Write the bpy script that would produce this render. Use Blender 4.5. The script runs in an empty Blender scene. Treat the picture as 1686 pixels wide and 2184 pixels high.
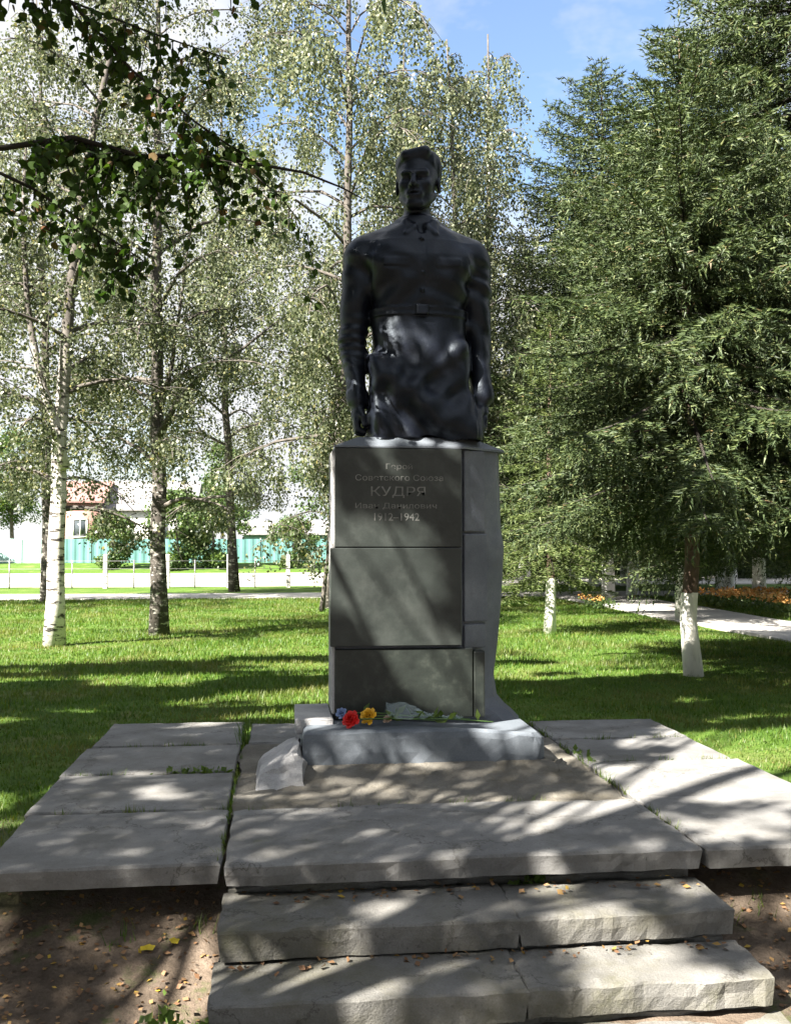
import bpy, bmesh, math, random
import numpy as np
from mathutils import Vector, Matrix

# ------------------------------------------------------------------ camera, sky, sun, exposure
S = bpy.context.scene
COL = S.collection
rng = np.random.default_rng(11)
random.seed(11)
R = math.radians

EYE = 1.40
YAW, PITCH = R(6.516), R(1.991)
cam_d = bpy.data.cameras.new("camera"); cam = bpy.data.objects.new("camera", cam_d); COL.objects.link(cam)
cam.location = (0, 0, EYE)
cam.rotation_euler = (R(90) + PITCH, 0, -YAW)
cam_d.sensor_fit = 'HORIZONTAL'; cam_d.sensor_width = 36.0; cam_d.lens = 2100 / 1686 * 36
cam_d.clip_start = 0.05; cam_d.clip_end = 2000
S.camera = cam
S.render.resolution_x, S.render.resolution_y = 790, 1024

LX, LY, LZ = 0.62, 0.45, -0.68                      # the way the sunlight travels
_l = math.sqrt(LX*LX + LY*LY + LZ*LZ); LX /= _l; LY /= _l; LZ /= _l
SUN_EL = math.asin(-LZ); SUN_ROT = math.atan2(-LX, -LY) % (2*math.pi)

W = bpy.data.worlds.new("World"); S.world = W; W.use_nodes = True
nt = W.node_tree; nt.nodes.clear()
def wn(t, **k):
    n = nt.nodes.new(t)
    for a, b in k.items(): setattr(n, a, b)
    return n
sky = wn('ShaderNodeTexSky', sky_type='NISHITA', sun_disc=False, sun_elevation=SUN_EL, sun_rotation=SUN_ROT,
         altitude=150, air_density=1.0, dust_density=1.0, ozone_density=1.0)
tc = wn('ShaderNodeTexCoord')
mp = wn('ShaderNodeMapping'); mp.inputs['Location'].default_value = (3.4, 2.15, 0.4); mp.inputs['Scale'].default_value = (1.0, 1.0, 1.9)
nz = wn('ShaderNodeTexNoise'); nz.inputs['Scale'].default_value = 1.55; nz.inputs['Detail'].default_value = 7; nz.inputs['Roughness'].default_value = 0.58
rmp = wn('ShaderNodeValToRGB'); rmp.color_ramp.elements[0].position = 0.39; rmp.color_ramp.elements[1].position = 0.51
mixc = wn('ShaderNodeMix', data_type='RGBA')
mixc.inputs[7].default_value = (3.2, 3.25, 3.4, 1)      # sunlit cloud, on the scale of the sky before its strength
bg = wn('ShaderNodeBackground'); bg.inputs['Strength'].default_value = 0.05
out = wn('ShaderNodeOutputWorld')
L = nt.links.new
L(tc.outputs['Generated'], mp.inputs['Vector']); L(mp.outputs[0], nz.inputs['Vector']); L(nz.outputs['Fac'], rmp.inputs[0])
L(rmp.outputs[0], mixc.inputs[0]); L(sky.outputs[0], mixc.inputs[6]); L(mixc.outputs[2], bg.inputs['Color']); L(bg.outputs[0], out.inputs[0])

sd = bpy.data.lights.new("sun", 'SUN'); sd.energy = 5.0; sd.angle = R(0.53); sd.color = (1.0, 0.93, 0.82)
sun = bpy.data.objects.new("sun", sd); COL.objects.link(sun)
sun.rotation_euler = Vector((LX, LY, LZ)).to_track_quat('-Z', 'Y').to_euler()
sun.location = (-20, -15, 25)

S.view_settings.view_transform = 'Standard'; S.view_settings.look = 'None'
S.view_settings.exposure = 2.7; S.view_settings.gamma = 1.0; S.view_settings.use_curve_mapping = False
S.render.engine = 'CYCLES'
S.cycles.use_denoising = True
S.cycles.max_bounces = 6; S.cycles.diffuse_bounces = 3; S.cycles.glossy_bounces = 2; S.cycles.transmission_bounces = 4
S.cycles.sample_clamp_indirect = 6.0; S.cycles.caustics_reflective = False; S.cycles.caustics_refractive = False

# ------------------------------------------------------------------ helpers
def tag(o, label=None, cat=None, group=None, kind=None):
    if label: o['label'] = label
    if cat: o['category'] = cat
    if group: o['group'] = group
    if kind: o['kind'] = kind
    return o

def empty(name, loc=(0, 0, 0), label=None, cat=None, group=None, rz=0):
    o = bpy.data.objects.new(name, None); COL.objects.link(o)
    o.location = loc; o.rotation_euler = (0, 0, rz); o.empty_display_size = 0.2
    return tag(o, label, cat, group)

def mesh_data(name, V, F, mat, smooth=False):
    """V (n,3) array; F list of (m,k) index arrays, k = 3 or 4"""
    V = np.asarray(V, np.float32)
    if not isinstance(F, (list, tuple)): F = [F]
    F = [np.asarray(f, np.int32) for f in F if len(f)]
    me = bpy.data.meshes.new(name)
    me.vertices.add(len(V)); me.vertices.foreach_set('co', V.ravel())
    nl = sum(f.size for f in F); npg = sum(len(f) for f in F)
    me.loops.add(nl); me.polygons.add(npg)
    me.loops.foreach_set('vertex_index', np.concatenate([f.ravel() for f in F]))
    tot = np.concatenate([np.full(len(f), f.shape[1], np.int32) for f in F])
    st = np.concatenate([[0], np.cumsum(tot)[:-1]]).astype(np.int32)
    me.polygons.foreach_set('loop_start', st); me.polygons.foreach_set('loop_total', tot)
    if smooth: me.polygons.foreach_set('use_smooth', np.ones(npg, bool))
    me.update(calc_edges=True)
    if mat: me.materials.append(mat)
    return me

def obj(name, me, parent=None, loc=(0, 0, 0)):
    o = bpy.data.objects.new(name, me); COL.objects.link(o); o.location = loc
    if parent: o.parent = parent
    return o

def bm_obj(name, bm, mat, parent=None, smooth=False, loc=(0, 0, 0)):
    me = bpy.data.meshes.new(name); bm.normal_update(); bm.to_mesh(me); bm.free()
    if smooth:
        for p in me.polygons: p.use_smooth = True
    if mat: me.materials.append(mat)
    return obj(name, me, parent, loc)

class MB:
    """gathers pieces of one mesh"""
    def __init__(s): s.V = []; s.Q = []; s.T = []; s.n = 0
    def add(s, V, Q=None, T=None):
        V = np.asarray(V, float).reshape(-1, 3)
        if Q is not None and len(Q): s.Q.append(np.asarray(Q, np.int64) + s.n)
        if T is not None and len(T): s.T.append(np.asarray(T, np.int64) + s.n)
        s.V.append(V); s.n += len(V)
    def data(s, name, mat, smooth=False):
        F = []
        if s.Q: F.append(np.concatenate(s.Q))
        if s.T: F.append(np.concatenate(s.T))
        return mesh_data(name, np.concatenate(s.V), F, mat, smooth)
    def tube(s, P, r, seg=8, cap=True):
        P = np.asarray(P, float); n = len(P); r = np.broadcast_to(np.asarray(r, float), (n,))
        T = np.gradient(P, axis=0); T /= np.linalg.norm(T, axis=1)[:, None] + 1e-9
        ref = np.where(np.abs(T[:, 2:3]) > 0.9, np.array([[1., 0, 0]]), np.array([[0, 0, 1.]]))
        if abs(T[:, 2]).mean() > 0.7: ref = np.tile([[1., 0, 0]], (n, 1))
        A = np.cross(T, ref); A /= np.linalg.norm(A, axis=1)[:, None] + 1e-9
        B = np.cross(T, A)
        a = np.arange(seg) * 2 * math.pi / seg
        V = P[:, None] + r[:, None, None] * (np.cos(a)[None, :, None] * A[:, None] + np.sin(a)[None, :, None] * B[:, None])
        i = np.arange(n - 1)[:, None] * seg; j = np.arange(seg)[None]; k = (j + 1) % seg
        Q = np.stack([i + j, i + seg + j, i + seg + k, i + k], -1).reshape(-1, 4)
        V = V.reshape(-1, 3)
        Tt = None
        if cap:
            c0, c1 = len(V), len(V) + 1
            V = np.vstack([V, P[:1], P[-1:]])
            jj = np.arange(seg); kk = (jj + 1) % seg
            Tt = np.vstack([np.stack([np.full(seg, c0), jj, kk], -1), np.stack([np.full(seg, c1), (n-1)*seg + kk, (n-1)*seg + jj], -1)])
        s.add(V, Q, Tt)
    def box(s, x0, x1, y0, y1, z0, z1):
        V = [(x0,y0,z0),(x1,y0,z0),(x1,y1,z0),(x0,y1,z0),(x0,y0,z1),(x1,y0,z1),(x1,y1,z1),(x0,y1,z1)]
        s.add(V, [(0,3,2,1),(4,5,6,7),(0,1,5,4),(1,2,6,5),(2,3,7,6),(3,0,4,7)])

def unit(v): return v / (np.linalg.norm(v, axis=-1, keepdims=True) + 1e-9)

def leaf_arrays(C, A, B, size, wide=0.8):
    """kite shaped, slightly folded leaves: C base points, A unit length axes, B unit width axes"""
    s = size[:, None]; N = np.cross(A, B)
    V = np.stack([C, C + A*s*0.45 + B*s*wide*0.5 + N*s*0.07, C + A*s, C + A*s*0.45 - B*s*wide*0.5 + N*s*0.07], 1).reshape(-1, 3)
    i = np.arange(len(C))[:, None] * 4
    return V, np.hstack([i, i+1, i+2, i+3])

def rand_dirs(n, r=None):
    r = r or rng
    return unit(r.normal(size=(n, 3)))

def perp(A, r=None):
    return unit(np.cross(A, rand_dirs(len(A), r)))

_tab = np.random.default_rng(5).random((256, 256))
def vnoise(u, v):
    u = np.asarray(u, float); v = np.asarray(v, float)
    iu = np.floor(u).astype(int); iv = np.floor(v).astype(int)
    fu = u - iu; fv = v - iv; fu = fu*fu*(3-2*fu); fv = fv*fv*(3-2*fv)
    g = lambda a, b: _tab[a % 256, b % 256]
    return (g(iu, iv)*(1-fu) + g(iu+1, iv)*fu)*(1-fv) + (g(iu, iv+1)*(1-fu) + g(iu+1, iv+1)*fu)*fv
def fnoise(u, v):
    n = 0.62*vnoise(u, v) + 0.38*vnoise(u*2.1 + 31.3, v*2.1 + 17.7)
    return np.clip((n - 0.5)*1.75 + 0.5, 0, 1)

# ------------------------------------------------------------------ materials
def mat(name):
    m = bpy.data.materials.new(name); m.use_nodes = True
    t = m.node_tree; b = t.nodes['Principled BSDF']
    return m, t, b
def node(t, ty, **k):
    n = t.nodes.new(ty)
    for a, b in k.items(): setattr(n, a, b)
    return n
def ramp(t, fac, stops):
    r = node(t, 'ShaderNodeValToRGB'); e = r.color_ramp.elements
    while len(e) < len(stops): e.new(0.5)
    for i, (p, c) in enumerate(stops):
        e[i].position = p; e[i].color = (*c, 1)
    t.links.new(fac, r.inputs[0]); return r.outputs[0]
def noise(t, scale, detail=4, rough=0.6, vec=None, stretch=None, out='Fac'):
    n = node(t, 'ShaderNodeTexNoise'); n.inputs['Scale'].default_value = scale; n.inputs['Detail'].default_value = detail; n.inputs['Roughness'].default_value = rough
    if vec is None: vec = node(t, 'ShaderNodeTexCoord').outputs['Object']
    if stretch:
        mpp = node(t, 'ShaderNodeMapping'); mpp.inputs['Scale'].default_value = stretch; t.links.new(vec, mpp.inputs[0]); vec = mpp.outputs[0]
    t.links.new(vec, n.inputs['Vector']); return n.outputs[out]
def mixcol(t, fac, a, b, mode='MIX'):
    m = node(t, 'ShaderNodeMix', data_type='RGBA', blend_type=mode)
    for i, x in ((0, fac), (6, a), (7, b)):
        if hasattr(x, 'links'): t.links.new(x, m.inputs[i])
        else: m.inputs[i].default_value = x if i == 0 else (*x, 1)
    return m.outputs[2]
def bump(t, b, h, strength=0.3, dist=0.01):
    n = node(t, 'ShaderNodeBump'); n.inputs['Strength'].default_value = strength; n.inputs['Distance'].default_value = dist
    t.links.new(h, n.inputs['Height']); t.links.new(n.outputs[0], b.inputs['Normal'])

def m_stone(name, c1, c2, c3, scale=6, rough=0.85, bs=0.35, bd=0.006, stain=None, fine=120, worn=False):
    m, t, b = mat(name)
    geo = node(t, 'ShaderNodeNewGeometry').outputs['Position']
    a = ramp(t, noise(t, scale*0.35, 6, 0.65, geo), [(0.3, c1), (0.52, c2), (0.72, c3)])
    f = noise(t, fine, 3, 0.7, geo)
    a = mixcol(t, 0.45, a, ramp(t, f, [(0.3, (0.45, 0.45, 0.45)), (0.7, (1.0, 1.0, 1.0))]), 'MULTIPLY')
    if stain:
        a = mixcol(t, ramp(t, noise(t, 1.7, 7, 0.7, geo), [(0.48, (0, 0, 0)), (0.7, (1, 1, 1))]), a, stain)
    if worn:
        vo = node(t, 'ShaderNodeTexVoronoi', feature='DISTANCE_TO_EDGE'); vo.inputs['Scale'].default_value = 0.9
        wv = node(t, 'ShaderNodeVectorMath', operation='MULTIPLY_ADD'); t.links.new(noise(t, 5, 5, 0.7, geo, out='Color'), wv.inputs[0]); wv.inputs[1].default_value = (0.35, 0.35, 0.35); t.links.new(geo, wv.inputs[2])
        t.links.new(wv.outputs[0], vo.inputs['Vector'])
        a = mixcol(t, ramp(t, vo.outputs['Distance'], [(0.0, (0.75, 0.75, 0.75)), (0.007, (0, 0, 0))]), a, (0.05, 0.047, 0.04))
        a = mixcol(t, ramp(t, noise(t, 38, 3, 0.6, geo), [(0.64, (0, 0, 0)), (0.70, (0.6, 0.6, 0.6))]), a, (0.07, 0.066, 0.06))
        a = mixcol(t, ramp(t, noise(t, 3.3, 8, 0.75, geo), [(0.58, (0, 0, 0)), (0.72, (0.55, 0.55, 0.55))]), a, (0.075, 0.078, 0.04))
    t.links.new(a, b.inputs['Base Color']); b.inputs['Roughness'].default_value = rough
    mx = node(t, 'ShaderNodeMath', operation='ADD'); t.links.new(noise(t, fine*0.8, 4, 0.7, geo), mx.inputs[0]); t.links.new(noise(t, scale*2.5, 5, 0.6, geo), mx.inputs[1])
    bump(t, b, mx.outputs[0], bs, bd)
    return m

def m_plain(name, c, rough=0.7, metallic=0.0, var=0.25, scale=8):
    m, t, b = mat(name)
    a = ramp(t, noise(t, scale), [(0.3, tuple(x*(1-var) for x in c)), (0.7, tuple(min(1, x*(1+var)) for x in c))])
    t.links.new(a, b.inputs['Base Color']); b.inputs['Roughness'].default_value = rough; b.inputs['Metallic'].default_value = metallic
    return m

def m_leaf(name, stops, transl=0.35, rough=0.5, tcol=None, spec=0.35, patch=None):
    m, t, b = mat(name)
    rp = node(t, 'ShaderNodeNewGeometry').outputs['Random Per Island']
    a = ramp(t, rp, stops)
    if patch:
        geo = node(t, 'ShaderNodeNewGeometry').outputs['Position']
        a = mixcol(t, ramp(t, noise(t, patch, 6, 0.68, geo), [(0.46, (0, 0, 0)), (0.66, (0.85, 0.85, 0.85))]), a, (0.17, 0.165, 0.06))
        a = mixcol(t, 0.7, a, ramp(t, noise(t, patch*3.1, 5, 0.7, geo), [(0.3, (0.5, 0.55, 0.5)), (0.7, (1.15, 1.1, 1.05))]), 'MULTIPLY')
    t.links.new(a, b.inputs['Base Color']); b.inputs['Roughness'].default_value = rough; b.inputs['Specular IOR Level'].default_value = spec
    tr = node(t, 'ShaderNodeBsdfTranslucent')
    t.links.new(mixcol(t, 1.0, a, tcol or (1.5, 1.6, 0.6), 'MULTIPLY'), tr.inputs[0])
    mx = node(t, 'ShaderNodeMixShader'); mx.inputs[0].default_value = transl
    o = t.nodes['Material Output']
    t.links.new(b.outputs[0], mx.inputs[1]); t.links.new(tr.outputs[0], mx.inputs[2]); t.links.new(mx.outputs[0], o.inputs[0])
    return m

M = {}
M['slab'] = m_stone('slab concrete', (0.115, 0.116, 0.116), (0.20, 0.20, 0.20), (0.265, 0.265, 0.262), 5, 0.9, 0.5, 0.006, stain=(0.108, 0.105, 0.096), worn=True)
M['step'] = m_stone('step concrete', (0.09, 0.089, 0.084), (0.165, 0.163, 0.155), (0.235, 0.23, 0.22), 6, 0.92, 0.6, 0.01, stain=(0.095, 0.09, 0.06), worn=True)
M['mortar'] = m_stone('old mortar', (0.11, 0.103, 0.088), (0.185, 0.174, 0.152), (0.25, 0.238, 0.21), 8, 0.95, 0.7, 0.014, stain=(0.095, 0.083, 0.058))
M['body'] = m_stone('grey painted concrete', (0.085, 0.097, 0.125), (0.13, 0.145, 0.178), (0.20, 0.215, 0.255), 7, 0.7, 0.3, 0.004, stain=(0.085, 0.09, 0.10))
M['plinth'] = m_stone('grey painted plinth', (0.095, 0.115, 0.138), (0.13, 0.15, 0.178), (0.175, 0.195, 0.228), 4, 0.7, 0.25, 0.004)
M['rubble'] = m_stone('pale broken mortar', (0.30, 0.30, 0.31), (0.42, 0.42, 0.43), (0.5, 0.5, 0.5), 9, 0.9, 0.6, 0.012)
M['granite'] = m_stone('dark granite', (0.010, 0.0135, 0.0125), (0.020, 0.0255, 0.0235), (0.040, 0.047, 0.044), 9, 0.45, 0.08, 0.001, fine=100, stain=(0.042, 0.048, 0.045))
M['granite_low'] = m_stone('mottled dark granite', (0.007, 0.010, 0.009), (0.016, 0.021, 0.018), (0.045, 0.052, 0.045), 22, 0.45, 0.08, 0.002, fine=90)
M['letter'] = m_plain('engraved letter paint', (0.15, 0.155, 0.15), 0.7, var=0.45, scale=14)
M['path'] = m_stone('path concrete', (0.36, 0.345, 0.33), (0.46, 0.45, 0.43), (0.55, 0.53, 0.5), 3, 0.9, 0.2, 0.005)
M['road'] = m_stone('dusty road', (0.42, 0.40, 0.37), (0.5, 0.48, 0.45), (0.58, 0.56, 0.52), 1, 0.95, 0.2, 0.01, fine=30)
M['twig'] = m_plain('twig bark', (0.022, 0.018, 0.014), 0.9)
M['limb'] = m_plain('limb bark', (0.085, 0.075, 0.066), 0.9, var=0.5)
def m_bronze():
    m, t, b = mat('black painted bronze')
    geo = node(t, 'ShaderNodeNewGeometry').outputs['Position']
    a = ramp(t, noise(t, 9, 6, 0.65, geo), [(0.35, (0.003, 0.0035, 0.006)), (0.6, (0.006, 0.0075, 0.013)), (0.8, (0.016, 0.019, 0.03))])
    t.links.new(a, b.inputs['Base Color'])
    r = ramp(t, noise(t, 14, 5, 0.7, geo), [(0.3, (0.33, 0.33, 0.33)), (0.7, (0.52, 0.52, 0.52))])
    t.links.new(r, b.inputs['Roughness']); b.inputs['Specular IOR Level'].default_value = 0.34; b.inputs['Specular Tint'].default_value = (0.74, 0.86, 1.0, 1)
    bump(t, b, noise(t, 60, 4, 0.6, geo), 0.25, 0.006)
    return m
M['bronze'] = m_bronze()

def m_birch(name, dark):
    m, t, b = mat(name)
    oc = node(t, 'ShaderNodeTexCoord').outputs['Object']
    n1 = noise(t, 3.0, 5, 0.65, oc, (1.6, 1.6, 6.0))
    n2 = noise(t, 7.0, 6, 0.7, oc, (1.2, 1.2, 1.0))
    w = mixcol(t, ramp(t, n1, [(0.52 - dark*0.12, (0, 0, 0)), (0.60 - dark*0.10, (1, 1, 1))]), (0.62, 0.59, 0.54), (0.035, 0.03, 0.026))
    w = mixcol(t, ramp(t, n2, [(0.60 - dark*0.2, (0, 0, 0)), (0.68 - dark*0.15, (1, 1, 1))]), w, (0.05, 0.043, 0.036))
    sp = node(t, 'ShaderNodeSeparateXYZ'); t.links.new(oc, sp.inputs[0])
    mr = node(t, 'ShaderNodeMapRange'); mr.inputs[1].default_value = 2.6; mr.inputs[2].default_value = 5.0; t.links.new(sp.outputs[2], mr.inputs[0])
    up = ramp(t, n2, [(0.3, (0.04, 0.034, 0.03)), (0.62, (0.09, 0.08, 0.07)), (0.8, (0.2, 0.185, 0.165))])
    w = mixcol(t, mr.outputs[0], w, up)                      # upper bark browner, and darker with crown shade painted in
    t.links.new(w, b.inputs['Base Color']); b.inputs['Roughness'].default_value = 0.85
    bump(t, b, n2, 0.6, 0.02)
    return m
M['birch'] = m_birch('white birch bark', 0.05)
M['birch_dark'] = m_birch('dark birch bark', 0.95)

def m_wash(name, top, bark=(0.075, 0.05, 0.036), paint=(0.66, 0.65, 0.6)):
    """bark, limewashed from the ground up to a ragged line"""
    m, t, b = mat(name)
    oc = node(t, 'ShaderNodeTexCoord').outputs['Object']
    sp = node(t, 'ShaderNodeSeparateXYZ'); t.links.new(oc, sp.inputs[0])
    ad = node(t, 'ShaderNodeMath', operation='MULTIPLY_ADD'); t.links.new(noise(t, 9, 3, 0.5, oc), ad.inputs[0]); ad.inputs[1].default_value = 0.10; t.links.new(sp.outputs[2], ad.inputs[2])
    cp = node(t, 'ShaderNodeMath', operation='GREATER_THAN'); t.links.new(ad.outputs[0], cp.inputs[0]); cp.inputs[1].default_value = top + 0.05
    n2 = noise(t, 8, 6, 0.7, oc, (1.6, 1.6, 0.6))
    pb = ramp(t, n2, [(0.32, tuple(x*0.5 for x in bark)), (0.7, tuple(x*1.7 for x in bark))])
    pw = ramp(t, n2, [(0.28, tuple(x*0.6 for x in paint)), (0.45, paint), (0.8, tuple(min(0.85, x*1.12) for x in paint))])
    t.links.new(mixcol(t, cp.outputs[0], pw, pb), b.inputs['Base Color']); b.inputs['Roughness'].default_value = 0.9
    bump(t, b, n2, 0.7, 0.02)
    return m
M['wash_near'] = m_wash('limewashed spruce bark', 1.0)
M['wash_far'] = m_wash('limewashed bark', 1.25, paint=(0.74, 0.73, 0.72))

M['leaf_birch'] = m_leaf('birch leaf', [(0.0, (0.055, 0.070, 0.042)), (0.55, (0.085, 0.103, 0.057)), (0.85, (0.13, 0.143, 0.083)), (0.98, (0.17, 0.165, 0.07)), (1.0, (0.23, 0.19, 0.06))], 0.34, 0.4, (1.2, 1.25, 0.9))
M['leaf_pale'] = m_leaf('weeping birch leaf', [(0.0, (0.065, 0.083, 0.048)), (0.5, (0.115, 0.136, 0.078)), (0.9, (0.17, 0.185, 0.108)), (1.0, (0.22, 0.21, 0.10))], 0.36, 0.4, (1.2, 1.25, 0.9))
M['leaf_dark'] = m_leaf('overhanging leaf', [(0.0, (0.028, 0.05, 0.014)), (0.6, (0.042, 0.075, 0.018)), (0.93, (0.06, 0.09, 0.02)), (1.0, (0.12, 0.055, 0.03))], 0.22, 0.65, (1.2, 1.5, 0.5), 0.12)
M['leaf_bush'] = m_leaf('bush leaf', [(0.0, (0.04, 0.075, 0.025)), (0.6, (0.065, 0.11, 0.035)), (1.0, (0.12, 0.16, 0.05))], 0.3, 0.5)
M['leaf_wood'] = m_leaf('park tree leaf', [(0.0, (0.025, 0.045, 0.018)), (0.6, (0.04, 0.065, 0.024)), (1.0, (0.08, 0.11, 0.035))], 0.25, 0.5)
M['needle'] = m_leaf('spruce needles', [(0.0, (0.022, 0.038, 0.017)), (0.5, (0.046, 0.068, 0.027)), (0.88, (0.085, 0.112, 0.042)), (0.97, (0.12, 0.14, 0.055)), (1.0, (0.11, 0.075, 0.04))], 0.12, 0.55, (1.2, 1.3, 0.7), 0.25)
M['needle_young'] = m_leaf('young spruce needles', [(0.0, (0.04, 0.06, 0.018)), (0.6, (0.07, 0.098, 0.03)), (1.0, (0.12, 0.14, 0.05))], 0.16, 0.55, (1.2, 1.3, 0.7), 0.25)
M['grass'] = m_leaf('grass blade', [(0.0, (0.045, 0.105, 0.012)), (0.55, (0.075, 0.15, 0.018)), (0.9, (0.12, 0.19, 0.03)), (1.0, (0.2, 0.19, 0.06))], 0.4, 0.5, (1.3, 1.4, 0.5), patch=0.75)
M['litter'] = m_leaf('fallen leaf', [(0.0, (0.10, 0.055, 0.03)), (0.35, (0.20, 0.11, 0.06)), (0.7, (0.26, 0.16, 0.085)), (0.92, (0.32, 0.20, 0.06)), (1.0, (0.5, 0.36, 0.04))], 0.15, 0.7)
M['weed'] = m_leaf('weed leaf', [(0.0, (0.05, 0.09, 0.02)), (1.0, (0.12, 0.18, 0.04))], 0.35, 0.5)

def m_ground():
    m, t, b = mat('lawn and soil')
    geo = node(t, 'ShaderNodeNewGeometry').outputs['Position']
    grass = ramp(t, noise(t, 1.1, 7, 0.7, geo), [(0.3, (0.05, 0.105, 0.014)), (0.55, (0.08, 0.145, 0.02)), (0.68, (0.17, 0.18, 0.065)), (0.8, (0.2, 0.165, 0.085))])
    grass = mixcol(t, 0.5, grass, ramp(t, noise(t, 45, 4, 0.7, geo), [(0.3, (0.35, 0.4, 0.3)), (0.7, (1.1, 1.1, 1.0))]), 'MULTIPLY')
    soil = ramp(t, noise(t, 2.6, 7, 0.7, geo), [(0.32, (0.06, 0.046, 0.035)), (0.5, (0.135, 0.108, 0.085)), (0.7, (0.25, 0.20, 0.162))])
    soil = mixcol(t, 0.55, soil, ramp(t, noise(t, 60, 5, 0.75, geo), [(0.3, (0.4, 0.38, 0.34)), (0.7, (1.15, 1.1, 1.05))]), 'MULTIPLY')
    soil = mixcol(t, ramp(t, noise(t, 3.4, 5, 0.7, geo), [(0.56, (0, 0, 0)), (0.66, (0.75, 0.75, 0.75))]), soil, (0.05, 0.075, 0.018))
    sp = node(t, 'ShaderNodeSeparateXYZ'); t.links.new(geo, sp.inputs[0])
    ad = node(t, 'ShaderNodeMath', operation='MULTIPLY_ADD'); t.links.new(noise(t, 2.2, 5, 0.65, geo), ad.inputs[0]); ad.inputs[1].default_value = 2.4; t.links.new(sp.outputs[1], ad.inputs[2])
    mr = node(t, 'ShaderNodeMapRange'); mr.inputs[1].default_value = 5.9; mr.inputs[2].default_value = 7.1; t.links.new(ad.outputs[0], mr.inputs[0])
    t.links.new(mixcol(t, mr.outputs[0], soil, grass), b.inputs['Base Color']); b.inputs['Roughness'].default_value = 0.95; b.inputs['Specular IOR Level'].default_value = 0.2
    bump(t, b, noise(t, 30, 6, 0.75, geo), 0.8, 0.03)
    return m
M['ground'] = m_ground()

# ------------------------------------------------------------------ ground, road, paths
def ground_z(x, y):
    x = np.asarray(x, float); y = np.asarray(y, float)
    s = np.clip((5.3 - y)/1.6, 0, 1); s = s*s*(3 - 2*s)
    z = -0.11 - 0.36*s
    near = np.clip(1 - np.abs(y - 8)/30, 0, 1)
    z = z + near*(fnoise(x*0.8 + 7, y*0.8)*0.05 - 0.025) + near*0.02*(vnoise(x*4, y*4) - 0.5)
    d = np.clip((y - 56)/5, 0, 1); d = d*d*(3 - 2*d)
    return z + d*0.52

gx = np.unique(np.concatenate([np.linspace(-500, -40, 16), np.linspace(-40, -8, 17), np.linspace(-8, 10, 121), np.linspace(10, 45, 18), np.linspace(45, 500, 16)]))
gy = np.unique(np.concatenate([np.linspace(-300, -8, 12), np.linspace(-8, 2, 14), np.linspace(2, 12, 81), np.linspace(12, 45, 67), np.linspace(45, 130, 18), np.linspace(130, 900, 14)]))
GX, GY = np.meshgrid(gx, gy)
GV = np.stack([GX, GY, ground_z(GX, GY)], -1).reshape(-1, 3)
nxg = len(gx); ii = (np.arange(len(gy)-1)[:, None]*nxg + np.arange(nxg-1)[None]).ravel()
ground = obj('ground', mesh_data('ground', GV, np.stack([ii, ii+1, ii+nxg+1, ii+nxg], -1), M['ground'], True))
tag(ground, kind='structure')

def sheet(name, pts, m, z, th=0.05):
    bm = bmesh.new()
    lo = [bm.verts.new((x, y, z - th)) for x, y in pts]; hi = [bm.verts.new((x, y, z)) for x, y in pts]
    bm.faces.new(hi); n = len(pts)
    for i in range(n): bm.faces.new((lo[i], lo[(i+1) % n], hi[(i+1) % n], hi[i]))
    bmesh.ops.recalc_face_normals(bm, faces=bm.faces[:])
    return tag(bm_obj(name, bm, m), kind='structure')
def wavy(x0, x1, y, n=24, a=0.12):
    return [(x, y + a*math.sin(x*1.3) + a*0.6*math.sin(x*3.1 + 1)) for x in np.linspace(x0, x1, n)]
sheet('road', wavy(-60, 60, 37.5, 60, .3) + wavy(60, -60, 55.0, 60, .3), M['road'], -0.075)
sheet('path', wavy(-40, 7.9, 28.6, 50, .1) + [(7.9, 28.6), (7.95, 24), (7.75, 20), (7.95, 16), (7.8, 12), (7.9, 7)] + [(10.0, 7), (10.15, 14), (9.95, 19), (10.3, 24), (10.4, 28.4)] + [(20, 28.8), (34, 29), (34, 31.2), (20, 31.3)] + wavy(10, -40, 31.6, 50, .1), M['path'], -0.082)

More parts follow.
